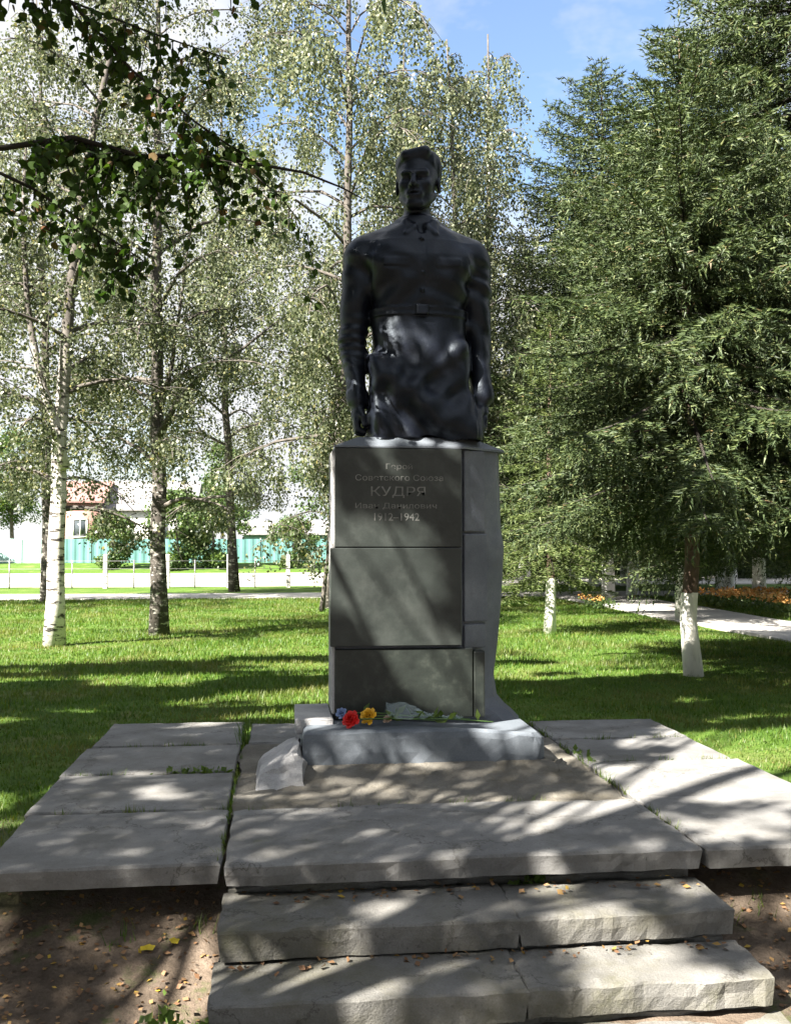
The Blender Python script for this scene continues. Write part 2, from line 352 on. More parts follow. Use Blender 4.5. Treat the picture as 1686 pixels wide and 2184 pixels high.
# ------------------------------------------------------------------ paved platform and steps
def rough_slab(x0, x1, y0, y1, z0, z1, seed, jag=0.004, nx=9, ny=6, warp=0.004, front=None):
    """a concrete slab with worn, slightly uneven edges; the top is a grid"""
    r = np.random.default_rng(seed); bm = bmesh.new(); nx *= 2; ny = max(ny, 8)
    wv = lambda a, b: (1.1*(float(vnoise(a*3.1 + seed, b*3.3)) - 0.5) + 1.5*(float(vnoise(a*11 + seed*3, b*12)) - 0.5) + 0.9*(float(vnoise(a*31, b*33 + seed)) - 0.5))*1.5
    xs = np.linspace(x0, x1, nx + 1); ys = np.linspace(y0, y1, ny + 1)
    top = {}
    for i, x in enumerate(xs):
        for j, y in enumerate(ys):
            dx = wv(x, y)*jag if i in (0, nx) else 0; dy = wv(x, y + 9)*jag if j in (0, ny) else 0
            e = i in (0, nx) or j in (0, ny)
            top[i, j] = bm.verts.new((x + dx, y + dy + (front(x) if front and j == 0 else 0), z1 + wv(x*0.5 + 3, y*0.5)*warp*0.6 - (abs(wv(x + 5, y + 5))*jag*0.7 if e else 0)))
    for i in range(nx):
        for j in range(ny): bm.faces.new((top[i, j], top[i+1, j], top[i+1, j+1], top[i, j+1]))
    ring = [(i, 0) for i in range(nx)] + [(nx, j) for j in range(ny)] + [(i, ny) for i in range(nx, 0, -1)] + [(0, j) for j in range(ny, 0, -1)]
    prev = [top[k] for k in ring]
    for lev, off in ((0.012, 0.008), (0.5, 0.004), (1.0, -0.004)):
        z = z1 - 0.012 if lev == 0.012 else z1 - (z1 - z0)*lev
        cur = []
        for k, v in zip(ring, [top[k] for k in ring]):
            ox = (-1 if k[0] == 0 else 1 if k[0] == nx else 0)*off; oy = (-1 if k[1] == 0 else 1 if k[1] == ny else 0)*off
            cur.append(bm.verts.new((v.co.x + ox + wv(v.co.x, v.co.y + lev*7)*jag*0.4, v.co.y + oy + wv(v.co.x + 2, v.co.y + lev*5)*jag*0.6, z + (wv(v.co.x, lev + 3)*0.004 if lev == 0.5 else 0))))
        n = len(ring)
        for a in range(n): bm.faces.new((prev[(a+1) % n], prev[a], cur[a], cur[(a+1) % n]))
        prev = cur
    bm.faces.new(list(reversed(prev)))
    bmesh.ops.recalc_face_normals(bm, faces=bm.faces[:])
    return bm

platform = empty('pavement', (0.8, 6.2, 0)); tag(platform, kind='structure')
def plat_part(name, bm, m):
    o = bm_obj(name, bm, m, platform); o.location = (-0.8, -6.2, 0); return o
rows = [(4.47, 5.355), (5.41, 6.225), (6.285, 7.075), (7.135, 8.0)]
for k, (a, b) in enumerate(rows):
    o_ = (0.03, 0, -0.01, 0.02)[k]
    plat_part('slab', rough_slab(-1.33 + o_, -0.30 + (0.02 if k == 0 else 0), a, b, -0.095, 0.0, 10 + k), M['slab'])
rr_ = [(4.42, 5.35), (5.375, 6.25), (6.275, 6.98), (7.04, 7.75)]
for k, (a, b) in enumerate(rr_):
    plat_part('slab', rough_slab(1.965, 2.96 + (0, .02, -.02, 0)[k], a, b, -0.095, 0.002, 20 + k), M['slab'])
plat_part('slab', rough_slab(-0.245, 1.935, 4.43, 5.335, -0.095, 0.003, 31, 0.007, 20, 8, 0.006), M['slab'])
plat_part('slab', rough_slab(-0.235, 1.93, 7.16, 7.9, -0.13, -0.002, 33, 0.01, 12, 6), M['slab'])
plat_part('mortar_bed', rough_slab(-0.265, 1.94, 5.345, 7.145, -0.12, -0.012, 35, 0.012, 34, 26, 0.02), M['mortar'])
plat_part('foundation', rough_slab(-1.15, 2.85, 5.0, 7.7, -0.6, -0.24, 36, 0.02, 20, 12), M['mortar'])

steps = empty('steps', (0.85, 4.0, -0.29)); tag(steps, kind='structure')
def step_part(name, bm, m):
    o = bm_obj(name, bm, m, steps); o.location = (-0.85, -4.0, 0.29); return o
sl = lambda x: 0.03*max(0, x - 1)
def chip(s):
    return lambda x: 0.008*math.sin(x*7 + s) * (1 if x > 0.9 else 0.2) + (0.05*max(0, x - 1.6) if x > 1.6 else 0)
step_part('tread', rough_slab(-0.25, 0.985, 4.075, 4.50, -0.275, -0.150, 41, 0.006, 14, 5, 0.006, chip(1)), M['step'])
step_part('tread', rough_slab(0.995, 1.93, 4.085, 4.50, -0.27, -0.153, 42, 0.009, 12, 5, 0.008, chip(2)), M['step'])
step_part('tread', rough_slab(-0.26, 0.93, 3.735, 4.12, -0.415, -0.288, 43, 0.006, 14, 5, 0.006, chip(3)), M['step'])
step_part('tread', rough_slab(0.945, 1.93, 3.75, 4.12, -0.41, -0.292, 44, 0.010, 12, 5, 0.008, chip(4)), M['step'])
step_part('riser', rough_slab(-0.235, 1.90, 4.53, 4.60, -0.2, -0.122, 45, 0.012, 20, 2), M['step'])
step_part('riser', rough_slab(-0.24, 1.88, 4.145, 4.20, -0.36, -0.278, 46, 0.012, 20, 2), M['step'])
step_part('riser', rough_slab(-0.24, 1.88, 3.80, 3.86, -0.55, -0.42, 47, 0.012, 20, 2), M['step'])
step_part('bottom_slab', rough_slab(-0.28, 1.98, 3.2, 3.80, -0.58, -0.45, 48, 0.015, 20, 5), M['step'])
# ------------------------------------------------------------------ the monument's pedestal
ped = empty('pedestal', (0.9, 6.6, 0), 'tall grey concrete pedestal faced with dark engraved granite plates, on a low plinth', 'pedestal')
def ped_part(name, bm, m, smooth=False, parent=None):
    o = bm_obj(name, bm, m, parent or ped, smooth)
    o.location = (-0.9, -6.6, 0) if parent is None else (0, 0, 0)
    return o

def rounded_box(x0, x1, y0, y1, z0, z1, bev=0.015, seg=2, seed=0, jit=0.0, cuts=0):
    bm = bmesh.new()
    bmesh.ops.create_cube(bm, size=1, matrix=Matrix.Translation(((x0+x1)/2, (y0+y1)/2, (z0+z1)/2)) @ Matrix.Diagonal((x1-x0, y1-y0, z1-z0, 1)))
    if bev: bmesh.ops.bevel(bm, geom=bm.edges[:], offset=bev, segments=seg, affect='EDGES', profile=0.6)
    if cuts: bmesh.ops.subdivide_edges(bm, edges=[e for e in bm.edges if e.calc_length() > 0.1], cuts=cuts, use_grid_fill=True)
    if jit:
        r = np.random.default_rng(seed)
        for v in bm.verts: v.co += Vector(r.normal(size=3)*jit)
    return bm

# plinth block, wider to the right, rounded worn corner
def plinth_bm():
    bm = bmesh.new(); r = np.random.default_rng(4)
    secs = []
    for z, g in ((-0.03, -0.005), (0.03, 0.0), (0.12, 0.002), (0.2, 0.002), (0.238, -0.006), (0.258, -0.03)):
        x0, x1, y0, y1 = 0.125 - g, 1.66 + g, 6.12 - g, 6.98 + g
        c = 0.09
        ring = []
        n = 16
        for i in range(n): ring.append((x0 + (x1 - c - x0)*i/n, y0))
        for a in np.linspace(-90, 0, 6): ring.append((x1 - c + c*math.cos(R(a)), y0 + c + c*math.sin(R(a))))
        ring += [(x1, y0 + (y1-y0)*0.5), (x1, y1), ((x0+x1)/2, y1), (x0, y1), (x0, (y0+y1)/2)]
        drop = lambda x: -0.055*max(0, (x - 1.15)/0.5)**1.5*(1 if z > 0.1 else 0)
        secs.append([bm.verts.new((x + r.normal()*0.003, y + r.normal()*0.003, z + drop(x) + r.normal()*0.0025)) for x, y in ring])
    n = len(secs[0])
    for a, b in zip(secs, secs[1:]):
        for i in range(n): bm.faces.new((a[i], a[(i+1) % n], b[(i+1) % n], b[i]))
    bm.faces.new(secs[-1]); bm.faces.new(list(reversed(secs[0])))
    bmesh.ops.recalc_face_normals(bm, faces=bm.faces[:])
    return bm
ped_part('plinth', plinth_bm(), M['plinth'])
ped_part('plinth_end_block', rounded_box(0.085, 0.325, 6.36, 7.0, 0.20, 0.292, 0.012, 2, 3, 0.002), M['rubble'])

# mortar skirt sloping away from the plinth
def skirt_bm():
    bm = bmesh.new(); r = np.random.default_rng(8); secs = []
    prof = ((0.0, 0.055), (0.05, 0.045), (0.13, 0.02), (0.22, -0.005), (0.30, -0.03))
    for off, z in prof:
        pts = []
        n = 36
        for i in range(n + 1): pts.append((0.13 - off*0.6 + (1.66 + off*0.5 - 0.13 + off*0.6)*i/n, 6.125 - off*1.25))
        for y in np.linspace(6.2, 7.0, 12): pts.append((1.655 + off*0.55, y))
        secs.append([bm.verts.new((x + r.normal()*0.006, y + r.normal()*0.012, z + (vnoise(x*9, y*9) - 0.5)*0.03*(off > 0))) for x, y in pts])
    for a, b in zip(secs, secs[1:]):
        for i in range(len(a) - 1): bm.faces.new((b[i], b[i+1], a[i+1], a[i]))
    # close it downwards
    lo = [bm.verts.new((v.co.x, v.co.y, -0.09)) for v in secs[-1]]; hi = secs[-1]
    for i in range(len(lo) - 1): bm.faces.new((lo[i], lo[i+1], hi[i+1], hi[i]))
    return bm
ped_part('mortar_skirt', skirt_bm(), M['mortar'], True)
def lump_bm(x0, x1, y0, y1, z0, z1, seed):
    bm = bmesh.new(); bmesh.ops.create_cube(bm, size=1); bmesh.ops.subdivide_edges(bm, edges=bm.edges[:], cuts=5, use_grid_fill=True)
    for v in bm.verts:
        f = v.co.normalized()*0.62; p = v.co.lerp(f, 0.30)
        top = p.z + 0.5
        x = (x0+x1)/2 + p.x*(x1-x0)*(1.15 - 0.3*top); y = (y0+y1)/2 + p.y*(y1-y0)*(1.2 - 0.35*top) + 0.04*top
        k = (vnoise(p.x*5 + seed, p.y*5 + p.z*4) - 0.5)*0.05
        top *= 0.42 + 0.58*min(1, max(0, (x - x0)/(x1 - x0)))
        v.co = (x + k, y + k, z0 + top*(z1-z0) + (vnoise(p.x*7 + seed, p.y*7) - 0.5)*0.05*top)
    return bm
ped_part('broken_skirt_lump', lump_bm(-0.15, 0.128, 5.86, 6.5, -0.05, 0.19, 3), M['rubble'])
ped_part('broken_skirt_lump', lump_bm(1.62, 1.79, 5.9, 6.2, -0.05, 0.05, 9), M['mortar'])

# shaft: grey concrete, its right-hand side canted back and bulging
zs = [0.20, 0.26, 0.30, 0.36, 0.5, 0.72, 0.95, 1.2, 1.40, 1.52, 1.7, 1.9, 2.05]
xr = [1.66, 1.60, 1.545, 1.50, 1.485, 1.51, 1.535, 1.55, 1.555, 1.535, 1.525, 1.525, 1.52]
def shaft_bm():
    bm = bmesh.new(); r = np.random.default_rng(2); secs = []
    for z, x in zip(zs, xr):
        pts = [(0.345, 6.53), (0.75, 6.53), (1.19, 6.53), (1.30, 6.57), (x - 0.16, 6.615), (x - 0.05, 6.70), (x, 6.86), (x - 0.03, 6.97), (0.9, 6.97), (0.345, 6.97), (0.345, 6.75)]
        secs.append([bm.verts.new((a + r.normal()*0.003, b + r.normal()*0.003, z)) for a, b in pts])
    n = len(secs[0])
    for a, b in zip(secs, secs[1:]):
        for i in range(n): bm.faces.new((a[i], a[(i+1) % n], b[(i+1) % n], b[i]))
    bm.faces.new(secs[-1]); bm.faces.new(list(reversed(secs[0])))
    bmesh.ops.recalc_face_normals(bm, faces=bm.faces[:])
    return bm
ped_part('shaft', shaft_bm(), M['body'])
# side plates on the canted face, their joints open
def side_plate(z0, z1, xa, xb, ya, yb, th=0.022):
    bm = bmesh.new()
    d = Vector((yb - ya, -(xb - xa), 0)).normalized()*th
    P = [(xa, ya), (xb, yb), (xb + d.x, yb + d.y), (xa + d.x, ya + d.y)]
    lo = [bm.verts.new((x, y, z0)) for x, y in P]; hi = [bm.verts.new((x, y, z1)) for x, y in P]
    bm.faces.new(lo); bm.faces.new(hi)
    for i in range(4): bm.faces.new((lo[i], lo[(i+1) % 4], hi[(i+1) % 4], hi[i]))
    bmesh.ops.recalc_face_normals(bm, faces=bm.faces[:])
    bmesh.ops.bevel(bm, geom=bm.edges[:], offset=0.005, segments=1, affect='EDGES')
    return bm
ped_part('side_plate', side_plate(1.50, 2.045, 1.20, 1.355, 6.525, 6.605), M['body'])
ped_part('side_plate', side_plate(0.895, 1.482, 1.20, 1.375, 6.525, 6.61), M['body'])
ped_part('side_plate', side_plate(0.715, 0.875, 1.20, 1.36, 6.525, 6.61), M['body'])
# granite facing
gp1 = ped_part('granite_plate', rounded_box(0.338, 1.185, 6.475, 6.527, 1.394, 2.05, 0.004, 1), M['granite'])
gp2 = ped_part('granite_plate', rounded_box(0.310, 1.182, 6.47, 6.527, 0.742, 1.388, 0.004, 1), M['granite'])
gp3 = ped_part('granite_plate', rounded_box(0.342, 1.262, 6.492, 6.53, 0.262, 0.722, 0.006, 1), M['granite_low'])
ped_part('granite_plate', rounded_box(1.266, 1.345, 6.498, 6.56, 0.255, 0.70, 0.012, 2), M['granite_low'])
ped_part('sunlit_facing_edge', rounded_box(0.322, 0.342, 6.50, 6.95, 0.30, 2.04, 0.004, 1), M['rubble'])  # pale strip, the sunlight on the left reveal put into its colour

# sloping cap
def cap_bm():
    bm = bmesh.new(); r = np.random.default_rng(7)
    lo = [(0.335, 6.475), (0.8, 6.475), (1.2, 6.48), (1.36, 6.60), (1.53, 6.72), (1.535, 6.97), (0.9, 6.98), (0.34, 6.98)]
    hi = [(0.50, 6.56), (0.85, 6.56), (1.15, 6.565), (1.25, 6.62), (1.34, 6.70), (1.36, 6.93), (0.9, 6.94), (0.50, 6.94)]
    secs = [[bm.verts.new((x, y, z + r.normal()*0.002)) for x, y in ring] for ring, z in ((lo, 2.054), (lo, 2.066), (hi, 2.135))]
    n = len(lo)
    for a, b in zip(secs, secs[1:]):
        for i in range(n): bm.faces.new((a[i], a[(i+1) % n], b[(i+1) % n], b[i]))
    bm.faces.new(secs[-1]); bm.faces.new(list(reversed(secs[0])))
    bmesh.ops.recalc_face_normals(bm, faces=bm.faces[:])
    return bm
ped_part('cap', cap_bm(), M['plinth'])

# engraved inscription
def text_line(txt, x, z, h, width, m=None, name='inscription', parent=None):
    cu = bpy.data.curves.new('inscription', 'FONT'); cu.body = txt; cu.align_x = 'CENTER'; cu.size = 1.0; cu.extrude = 0.0
    to = bpy.data.objects.new('inscription', cu); COL.objects.link(to)
    dg = bpy.context.evaluated_depsgraph_get(); dg.update()
    me = bpy.data.meshes.new_from_object(to.evaluated_get(dg)); bpy.data.objects.remove(to)
    n = len(me.vertices); co = np.empty(n*3, np.float32); me.vertices.foreach_get('co', co); co = co.reshape(-1, 3)
    w = np.ptp(co[:, 0]); hh = np.ptp(co[:, 1])
    X = (co[:, 0] - co[:, 0].mean()*0 - (co[:, 0].max() + co[:, 0].min())/2)*width/w + x
    Z = (co[:, 1] - co[:, 1].min())*h/hh + z
    V = np.stack([X, np.full(n, 6.4735), Z], 1)
    me.vertices.foreach_set('co', V.astype(np.float32).ravel()); me.update()
    me.materials.clear(); me.materials.append(M['letter'])
    o = obj(name, me, parent)
    return o
for txt, px0, px1, py, hpx in (("Герой", 822, 878, 1002, 15), ("Советского Союза", 757, 944, 1024, 13), ("КУДРЯ", 790, 906, 1061, 24),
                               ("Иван Данилович", 757, 930, 1086, 14), ("1912–1942", 797, 893, 1110, 16)):
    k = 0.00313
    text_line(txt, 0.342 + ((px0 + px1)/2 - 715)*k, 1.384 + (1170 - py)*k*0.985, hpx*k, (px1 - px0)*k, parent=gp1)
# ------------------------------------------------------------------ the statue: one sculpted surface
class Field:
    def __init__(s, lo, hi, h):
        s.lo = np.array(lo, float); s.h = h
        s.n = np.ceil((np.array(hi) - s.lo)/h).astype(int) + 1
        s.d = np.full(s.n, 0.4, np.float32)
    def sl(s, lo, hi):
        a = np.clip(np.floor((np.array(lo) - s.lo)/s.h).astype(int), 0, s.n - 2); b = np.clip(np.ceil((np.array(hi) - s.lo)/s.h).astype(int) + 1, 1, s.n)
        b = np.maximum(b, a + 1)
        g = [(s.lo[i] + s.h*np.arange(a[i], b[i])).astype(np.float32) for i in range(3)]
        return (slice(a[0], b[0]), slice(a[1], b[1]), slice(a[2], b[2])), g[0][:, None, None], g[1][None, :, None], g[2][None, None, :]
    def add(s, f, lo, hi, k=0.02):
        q, X, Y, Z = s.sl(np.array(lo) - 0.07 - k, np.array(hi) + 0.07 + k)
        a = s.d[q]; b = f(X, Y, Z); h = np.maximum(k - np.abs(a - b), 0)/k
        s.d[q] = np.minimum(a, b) - h*h*k*0.25
    def sub(s, f, lo, hi, k=0.01):
        q, X, Y, Z = s.sl(np.array(lo) - 0.05 - k, np.array(hi) + 0.05 + k)
        a = s.d[q]; b = -f(X, Y, Z); h = np.maximum(k - np.abs(a - b), 0)/k
        s.d[q] = np.maximum(a, b) + h*h*k*0.25
    def disp(s, f, lo, hi):
        q, X, Y, Z = s.sl(lo, hi); s.d[q] += f(X, Y, Z)
    def surface(s):
        d = s.d; nx, ny, nz = d.shape; cn = np.array([nx-1, ny-1, nz-1]); nc = int(cn.prod())
        acc = np.zeros((nc, 3)); cnt = np.zeros(nc); edges = []
        for ax in range(3):
            a = np.take(d, range(d.shape[ax]-1), ax); b = np.take(d, range(1, d.shape[ax]), ax)
            idx = np.argwhere((a < 0) != (b < 0)); av = a[tuple(idx.T)]; bv = b[tuple(idx.T)]
            pos = idx.astype(float); pos[:, ax] += av/(av - bv)
            o1, o2 = [(1, 2), (2, 0), (0, 1)][ax]
            cells = []; ok = np.ones(len(idx), bool)
            for u, v in ((0, 0), (1, 0), (1, 1), (0, 1)):
                c = idx.copy(); c[:, o1] -= u; c[:, o2] -= v
                ok &= ((c >= 0) & (c < cn)).all(1); cells.append(c)
            idx, pos, av = idx[ok], pos[ok], av[ok]
            fl = [((c[ok][:, 0]*cn[1] + c[ok][:, 1])*cn[2] + c[ok][:, 2]) for c in cells]
            for f in fl:
                for k in range(3): acc[:, k] += np.bincount(f, pos[:, k], nc)
                cnt += np.bincount(f, minlength=nc)
            q = np.stack(fl, 1); q[av >= 0] = q[av >= 0][:, ::-1]; edges.append(q)
        use = cnt > 0; ids = np.cumsum(use) - 1
        V = acc[use]/cnt[use][:, None]*s.h + s.lo
        return V, ids[np.concatenate(edges)]

def ell(c, r):
    c = np.array(c, np.float32); r = np.array(r, np.float32); m = float(min(r))
    def f(X, Y, Z):
        k0 = np.sqrt(((X-c[0])/r[0])**2 + ((Y-c[1])/r[1])**2 + ((Z-c[2])/r[2])**2)
        k1 = np.sqrt(((X-c[0])/r[0]**2)**2 + ((Y-c[1])/r[1]**2)**2 + ((Z-c[2])/r[2]**2)**2)
        return k0*(k0 - 1)/(k1 + 1e-5)
    return f, c - r, c + r
def cap(p, q, r0, r1=None, sy=1.0):
    p = np.array(p, np.float32); q = np.array(q, np.float32); r1 = r0 if r1 is None else r1; w = np.array([1, 1/sy, 1], np.float32)
    pp, qq = p*w, q*w; ba = qq - pp; bb = float(ba @ ba)
    def f(X, Y, Z):
        Y = Y/sy
        t = np.clip(((X-pp[0])*ba[0] + (Y-pp[1])*ba[1] + (Z-pp[2])*ba[2])/bb, 0, 1)
        return np.sqrt((X-pp[0]-t*ba[0])**2 + (Y-pp[1]-t*ba[1])**2 + (Z-pp[2]-t*ba[2])**2) - (r0 + (r1-r0)*t)
    m = max(r0, r1)
    return f, np.minimum(p, q) - m, np.maximum(p, q) + m
def box3(c, h, r=0.01):
    c = np.array(c, np.float32); h = np.array(h, np.float32)
    def f(X, Y, Z):
        x = np.abs(X-c[0]) - h[0] + r; y = np.abs(Y-c[1]) - h[1] + r; z = np.abs(Z-c[2]) - h[2] + r
        return np.sqrt(np.maximum(x, 0)**2 + np.maximum(y, 0)**2 + np.maximum(z, 0)**2) + np.minimum(np.maximum(np.maximum(x, y), z), 0) - r
    return f, c - h, c + h
TZ = [-0.05, 0.0, 0.22, 0.5, 0.72, 0.87, 1.08, 1.25, 1.36, 1.44, 1.50, 1.56]
TA = [0.382, 0.378, 0.362, 0.34, 0.324, 0.322, 0.348, 0.385, 0.36, 0.27, 0.17, 0.12]
TB = [0.235, 0.235, 0.245, 0.235, 0.205, 0.190, 0.215, 0.222, 0.205, 0.175, 0.145, 0.12]
TY = [0.01, 0.01, 0.0, 0.0, 0.0, 0.0, -0.01, -0.005, 0.01, 0.02, 0.02, 0.02]
def torso(off=0.0):
    def f(X, Y, Z):
        a = np.interp(Z, TZ, TA).astype(np.float32); b = np.interp(Z, TZ, TB).astype(np.float32); y0 = np.interp(Z, TZ, TY).astype(np.float32)
        k = ((np.abs(X)/a)**2.5 + (np.abs(Y-y0)/b)**2.5)**0.4
        d = (k - 1)*np.minimum(a, b) - off
        return np.maximum(d, np.maximum(-Z, Z - 1.56))
    return f, np.array([-0.42, -0.27, -0.0]), np.array([0.42, 0.27, 1.56])

def build_statue():
    F = Field((-0.62, -0.38, -0.02), (0.62, 0.34, 2.14), 0.0075)
    F.add(*torso(), k=0.01)
    for s in (-1, 1):
        F.add(*ell((s*0.385, 0.01, 1.285), (0.125, 0.13, 0.115)), k=0.08)
        F.add(*cap((s*0.07, 0.05, 1.50), (s*0.37, 0.03, 1.335), 0.075, 0.095), k=0.06)
        F.add(*ell((s*0.17, -0.12, 1.2), (0.17, 0.10, 0.13)), k=0.07)           # chest
    # arms and sleeves
    arms = {-1: ((-0.405, 0.02, 1.24), (-0.455, 0.045, 0.70), (-0.425, -0.05, 0.27)), 1: ((0.40, 0.02, 1.24), (0.43, 0.05, 0.68), (0.435, -0.06, 0.30))}
    for s, (a, b, c) in arms.items():
        F.add(*cap(a, b, 0.118, 0.094, 1.12), k=0.035)
        F.add(*cap(b, c, 0.096, 0.074, 1.1), k=0.03)
        cf = np.array(c); up = np.array(b) - cf; up /= np.linalg.norm(up)
        F.add(*cap(cf + up*0.0, cf + up*0.045, 0.083, 0.083, 1.08), k=0.008)   # cuff
        # hand: palm, four bent fingers, thumb
        w = cf - up*0.04; pal = w + np.array([s*0.004, -0.012, -0.075])
        F.add(*cap(w, pal, 0.043, 0.052, 1.25), k=0.03)
        for i in range(4):
            y = -0.062 + i*0.036; L1 = (0.062, 0.07, 0.066, 0.054)[i]
            k0 = pal + np.array([s*0.012, y + 0.012, -0.038]); k1 = k0 + np.array([-s*0.006, -0.004, -L1]); k2 = k1 + np.array([-s*0.045, 0.006, -0.012]); k3 = k2 + np.array([-s*0.02, 0.006, 0.035])
            F.add(*cap(k0, k1, 0.021, 0.018), k=0.012); F.add(*cap(k1, k2, 0.018, 0.016), k=0.006); F.add(*cap(k2, k3, 0.016, 0.014), k=0.004)
        t0 = w + np.array([-s*0.012, -0.045, -0.03]); t1 = t0 + np.array([-s*0.02, -0.045, -0.055]); t2 = t1 + np.array([-s*0.006, -0.004, -0.055])
        F.add(*cap(t0, t1, 0.026, 0.021), k=0.02); F.add(*cap(t1, t2, 0.020, 0.016), k=0.006)
    # lower coat: diagonal drape thrown across the front, hanging folds
    F.add(*cap((-0.25, -0.17, 0.40), (0.30, -0.20, 0.06), 0.085, 0.075), k=0.10)
    F.add(*cap((-0.05, -0.20, 0.30), (0.12, -0.23, 0.10), 0.06, 0.07), k=0.08)
    F.add(*cap((-0.26, -0.13, 0.50), (-0.27, -0.17, 0.02), 0.045, 0.06), k=0.10)
    F.add(*cap((0.26, -0.13, 0.62), (0.33, -0.16, 0.0), 0.05, 0.085), k=0.08)
    F.add(*cap((0.27, -0.17, 0.62), (-0.02, -0.215, 0.38), 0.035, 0.02), k=0.05)
    F.add(*cap((0.22, -0.2, 0.05), (0.36, -0.2, 0.02), 0.06, 0.05), k=0.04)
    # cloth folds
    def folds(X, Y, Z):
        w = 1.8*np.sin(5*X + 3*Z + 1) + 1.4*np.sin(7*Z - 4*X + 2*Y)
        a = np.sin(26*Z + 30*X*np.sign(X + 1e-6)*0.6 + w) * np.exp(-((Z - 0.98)/0.17)**2)
        b = np.sin(34*X + 6*Z + w*1.3) * np.clip((0.80 - Z)/0.3, 0, 1)
        c = np.sin(18*X*np.sign(X) - 22*Z + w) * np.exp(-((Z - 1.2)/0.13)**2)
        e = np.sin(52*Z + 4*w + 9*Y) * np.exp(-((Z - 0.70)/0.20)**2) * (np.abs(X) > 0.33)
        e2 = np.sin(30*Z + 3*w + 12*X) * np.exp(-((Z - 1.12)/0.14)**2) * (np.abs(X) > 0.33)
        g = np.sin(15*Z + 9*X + 1.2*np.sin(6*X + 4*Z)) * np.clip((0.74 - Z)/0.15, 0, 1) * np.clip((0.1 - Y)/0.1, 0, 1) * (np.abs(X) < 0.37)
        g2 = np.sin(24*X - 17*Z + 1.5*np.sin(9*Z)) * np.clip((0.55 - Z)/0.2, 0, 1) * (np.abs(X) < 0.37)
        return (0.014*g + 0.008*g2 + 0.008*a + 0.008*b + 0.007*c + 0.0045*e + 0.004*e2).astype(np.float32)
    F.disp(folds, (-0.62, -0.38, 0.0), (0.62, 0.34, 1.42))
    # belt, buckle, placket, pocket flaps
    tf = torso(0.009)[0]
    F.add(lambda X, Y, Z: np.maximum(tf(X, Y, Z), np.abs(Z - 0.87) - 0.030), (-0.34, -0.26, 0.83), (0.34, 0.26, 0.91), k=0.008)
    F.add(*box3((0.0, -0.212, 0.87), (0.042, 0.02, 0.036)), k=0.004)
    F.sub(lambda X, Y, Z: np.maximum(np.abs(X - 0.022) - 0.0015, np.maximum(Y + 0.12, np.abs(Z - 1.17) - 0.27)), (-0.02, -0.34, 0.9), (0.06, -0.12, 1.44), k=0.006)
    for s in (-1, 1):
        F.add(*box3((s*0.18, -0.209, 1.19), (0.085, 0.022, 0.028), 0.012), k=0.02)
        F.sub(*cap((s*0.10, -0.245, 1.155), (s*0.26, -0.225, 1.155), 0.007), k=0.008)
    for z in (1.0, 1.12, 1.24, 1.36):
        F.add(*ell((0.0, -0.222 + max(0, z - 1.2)*0.15, z), (0.014, 0.016, 0.014)), k=0.004)
    # neck and shirt collar
    F.add(*cap((0.0, 0.035, 1.66), (0.0, 0.035, 1.44), 0.09, 0.108), k=0.04)
    for s in (-1, 1):
        P = [(s*0.02, 0.15, 1.535), (s*0.115, 0.09, 1.54), (s*0.135, 0.0, 1.525), (s*0.095, -0.09, 1.495), (s*0.035, -0.135, 1.45)]
        for a, b in zip(P, P[1:]): F.add(*cap(a, b, 0.026, 0.026), k=0.014)
        F.add(*cap((s*0.095, -0.09, 1.50), (s*0.10, -0.165, 1.405), 0.024, 0.014), k=0.02)
        F.add(*cap((s*0.04, -0.135, 1.46), (s*0.10, -0.165, 1.405), 0.020, 0.012), k=0.02)
    F.sub(*ell((0.0, -0.16, 1.47), (0.03, 0.035, 0.06)), k=0.02)
    # head, turned to its right
    s_, c_ = math.sin(R(17)), math.cos(R(17)); H0 = np.array([-0.002, 0.0, 1.822])
    HS = 0.93
    def hd(prim, k, op='add', hk=None):
        f0, lo, hi = prim; f = lambda x, y, z: f0(x/HS, y/HS, z/HS)*HS; lo = np.array(lo)*HS; hi = np.array(hi)*HS; m = max(np.abs(lo).max(), np.abs(hi).max())
        g = lambda X, Y, Z: f((X-H0[0])*c_ - (Y-H0[1])*s_, (X-H0[0])*s_ + (Y-H0[1])*c_, Z - H0[2])
        cc = (np.array(lo) + np.array(hi))/2; hh = (np.array(hi) - np.array(lo))/2; r = math.hypot(hh[0], hh[1])
        cw = np.array([cc[0]*c_ + cc[1]*s_, -cc[0]*s_ + cc[1]*c_, cc[2]]) + H0
        getattr(F, op)(g, cw - np.array([r, r, hh[2]]), cw + np.array([r, r, hh[2]]), k)
    hd(ell((0, 0.03, 0.055), (0.157, 0.185, 0.165)), 0.03)
    hd(ell((0, -0.045, -0.06), (0.130, 0.125, 0.172)), 0.04)
    for s in (-1, 1):
        hd(cap((s*0.11, 0.0, -0.12), (s*0.038, -0.12, -0.21), 0.034, 0.034), 0.03)
        hd(ell((s*0.086, -0.10, -0.062), (0.036, 0.05, 0.036)), 0.03)
    hd(ell((0, -0.135, -0.212), (0.048, 0.038, 0.036)), 0.025)
    hd(cap((-0.085, -0.140, 0.018), (-0.02, -0.168, 0.010), 0.02), 0.02); hd(cap((0.085, -0.140, 0.018), (0.02, -0.168, 0.010), 0.02), 0.02)
    for s in (-1, 1):
        hd(ell((s*0.058, -0.172, -0.022), (0.042, 0.036, 0.025)), 0.016, 'sub')
        hd(ell((s*0.058, -0.120, -0.024), (0.026, 0.026, 0.022)), 0.006)
        hd(cap((s*0.034, -0.150, -0.006), (s*0.084, -0.138, -0.010), 0.008), 0.006)
        hd(cap((s*0.036, -0.148, -0.043), (s*0.08, -0.138, -0.041), 0.006), 0.008)
    hd(cap((0, -0.160, 0.005), (0, -0.208, -0.082), 0.017, 0.024), 0.018)
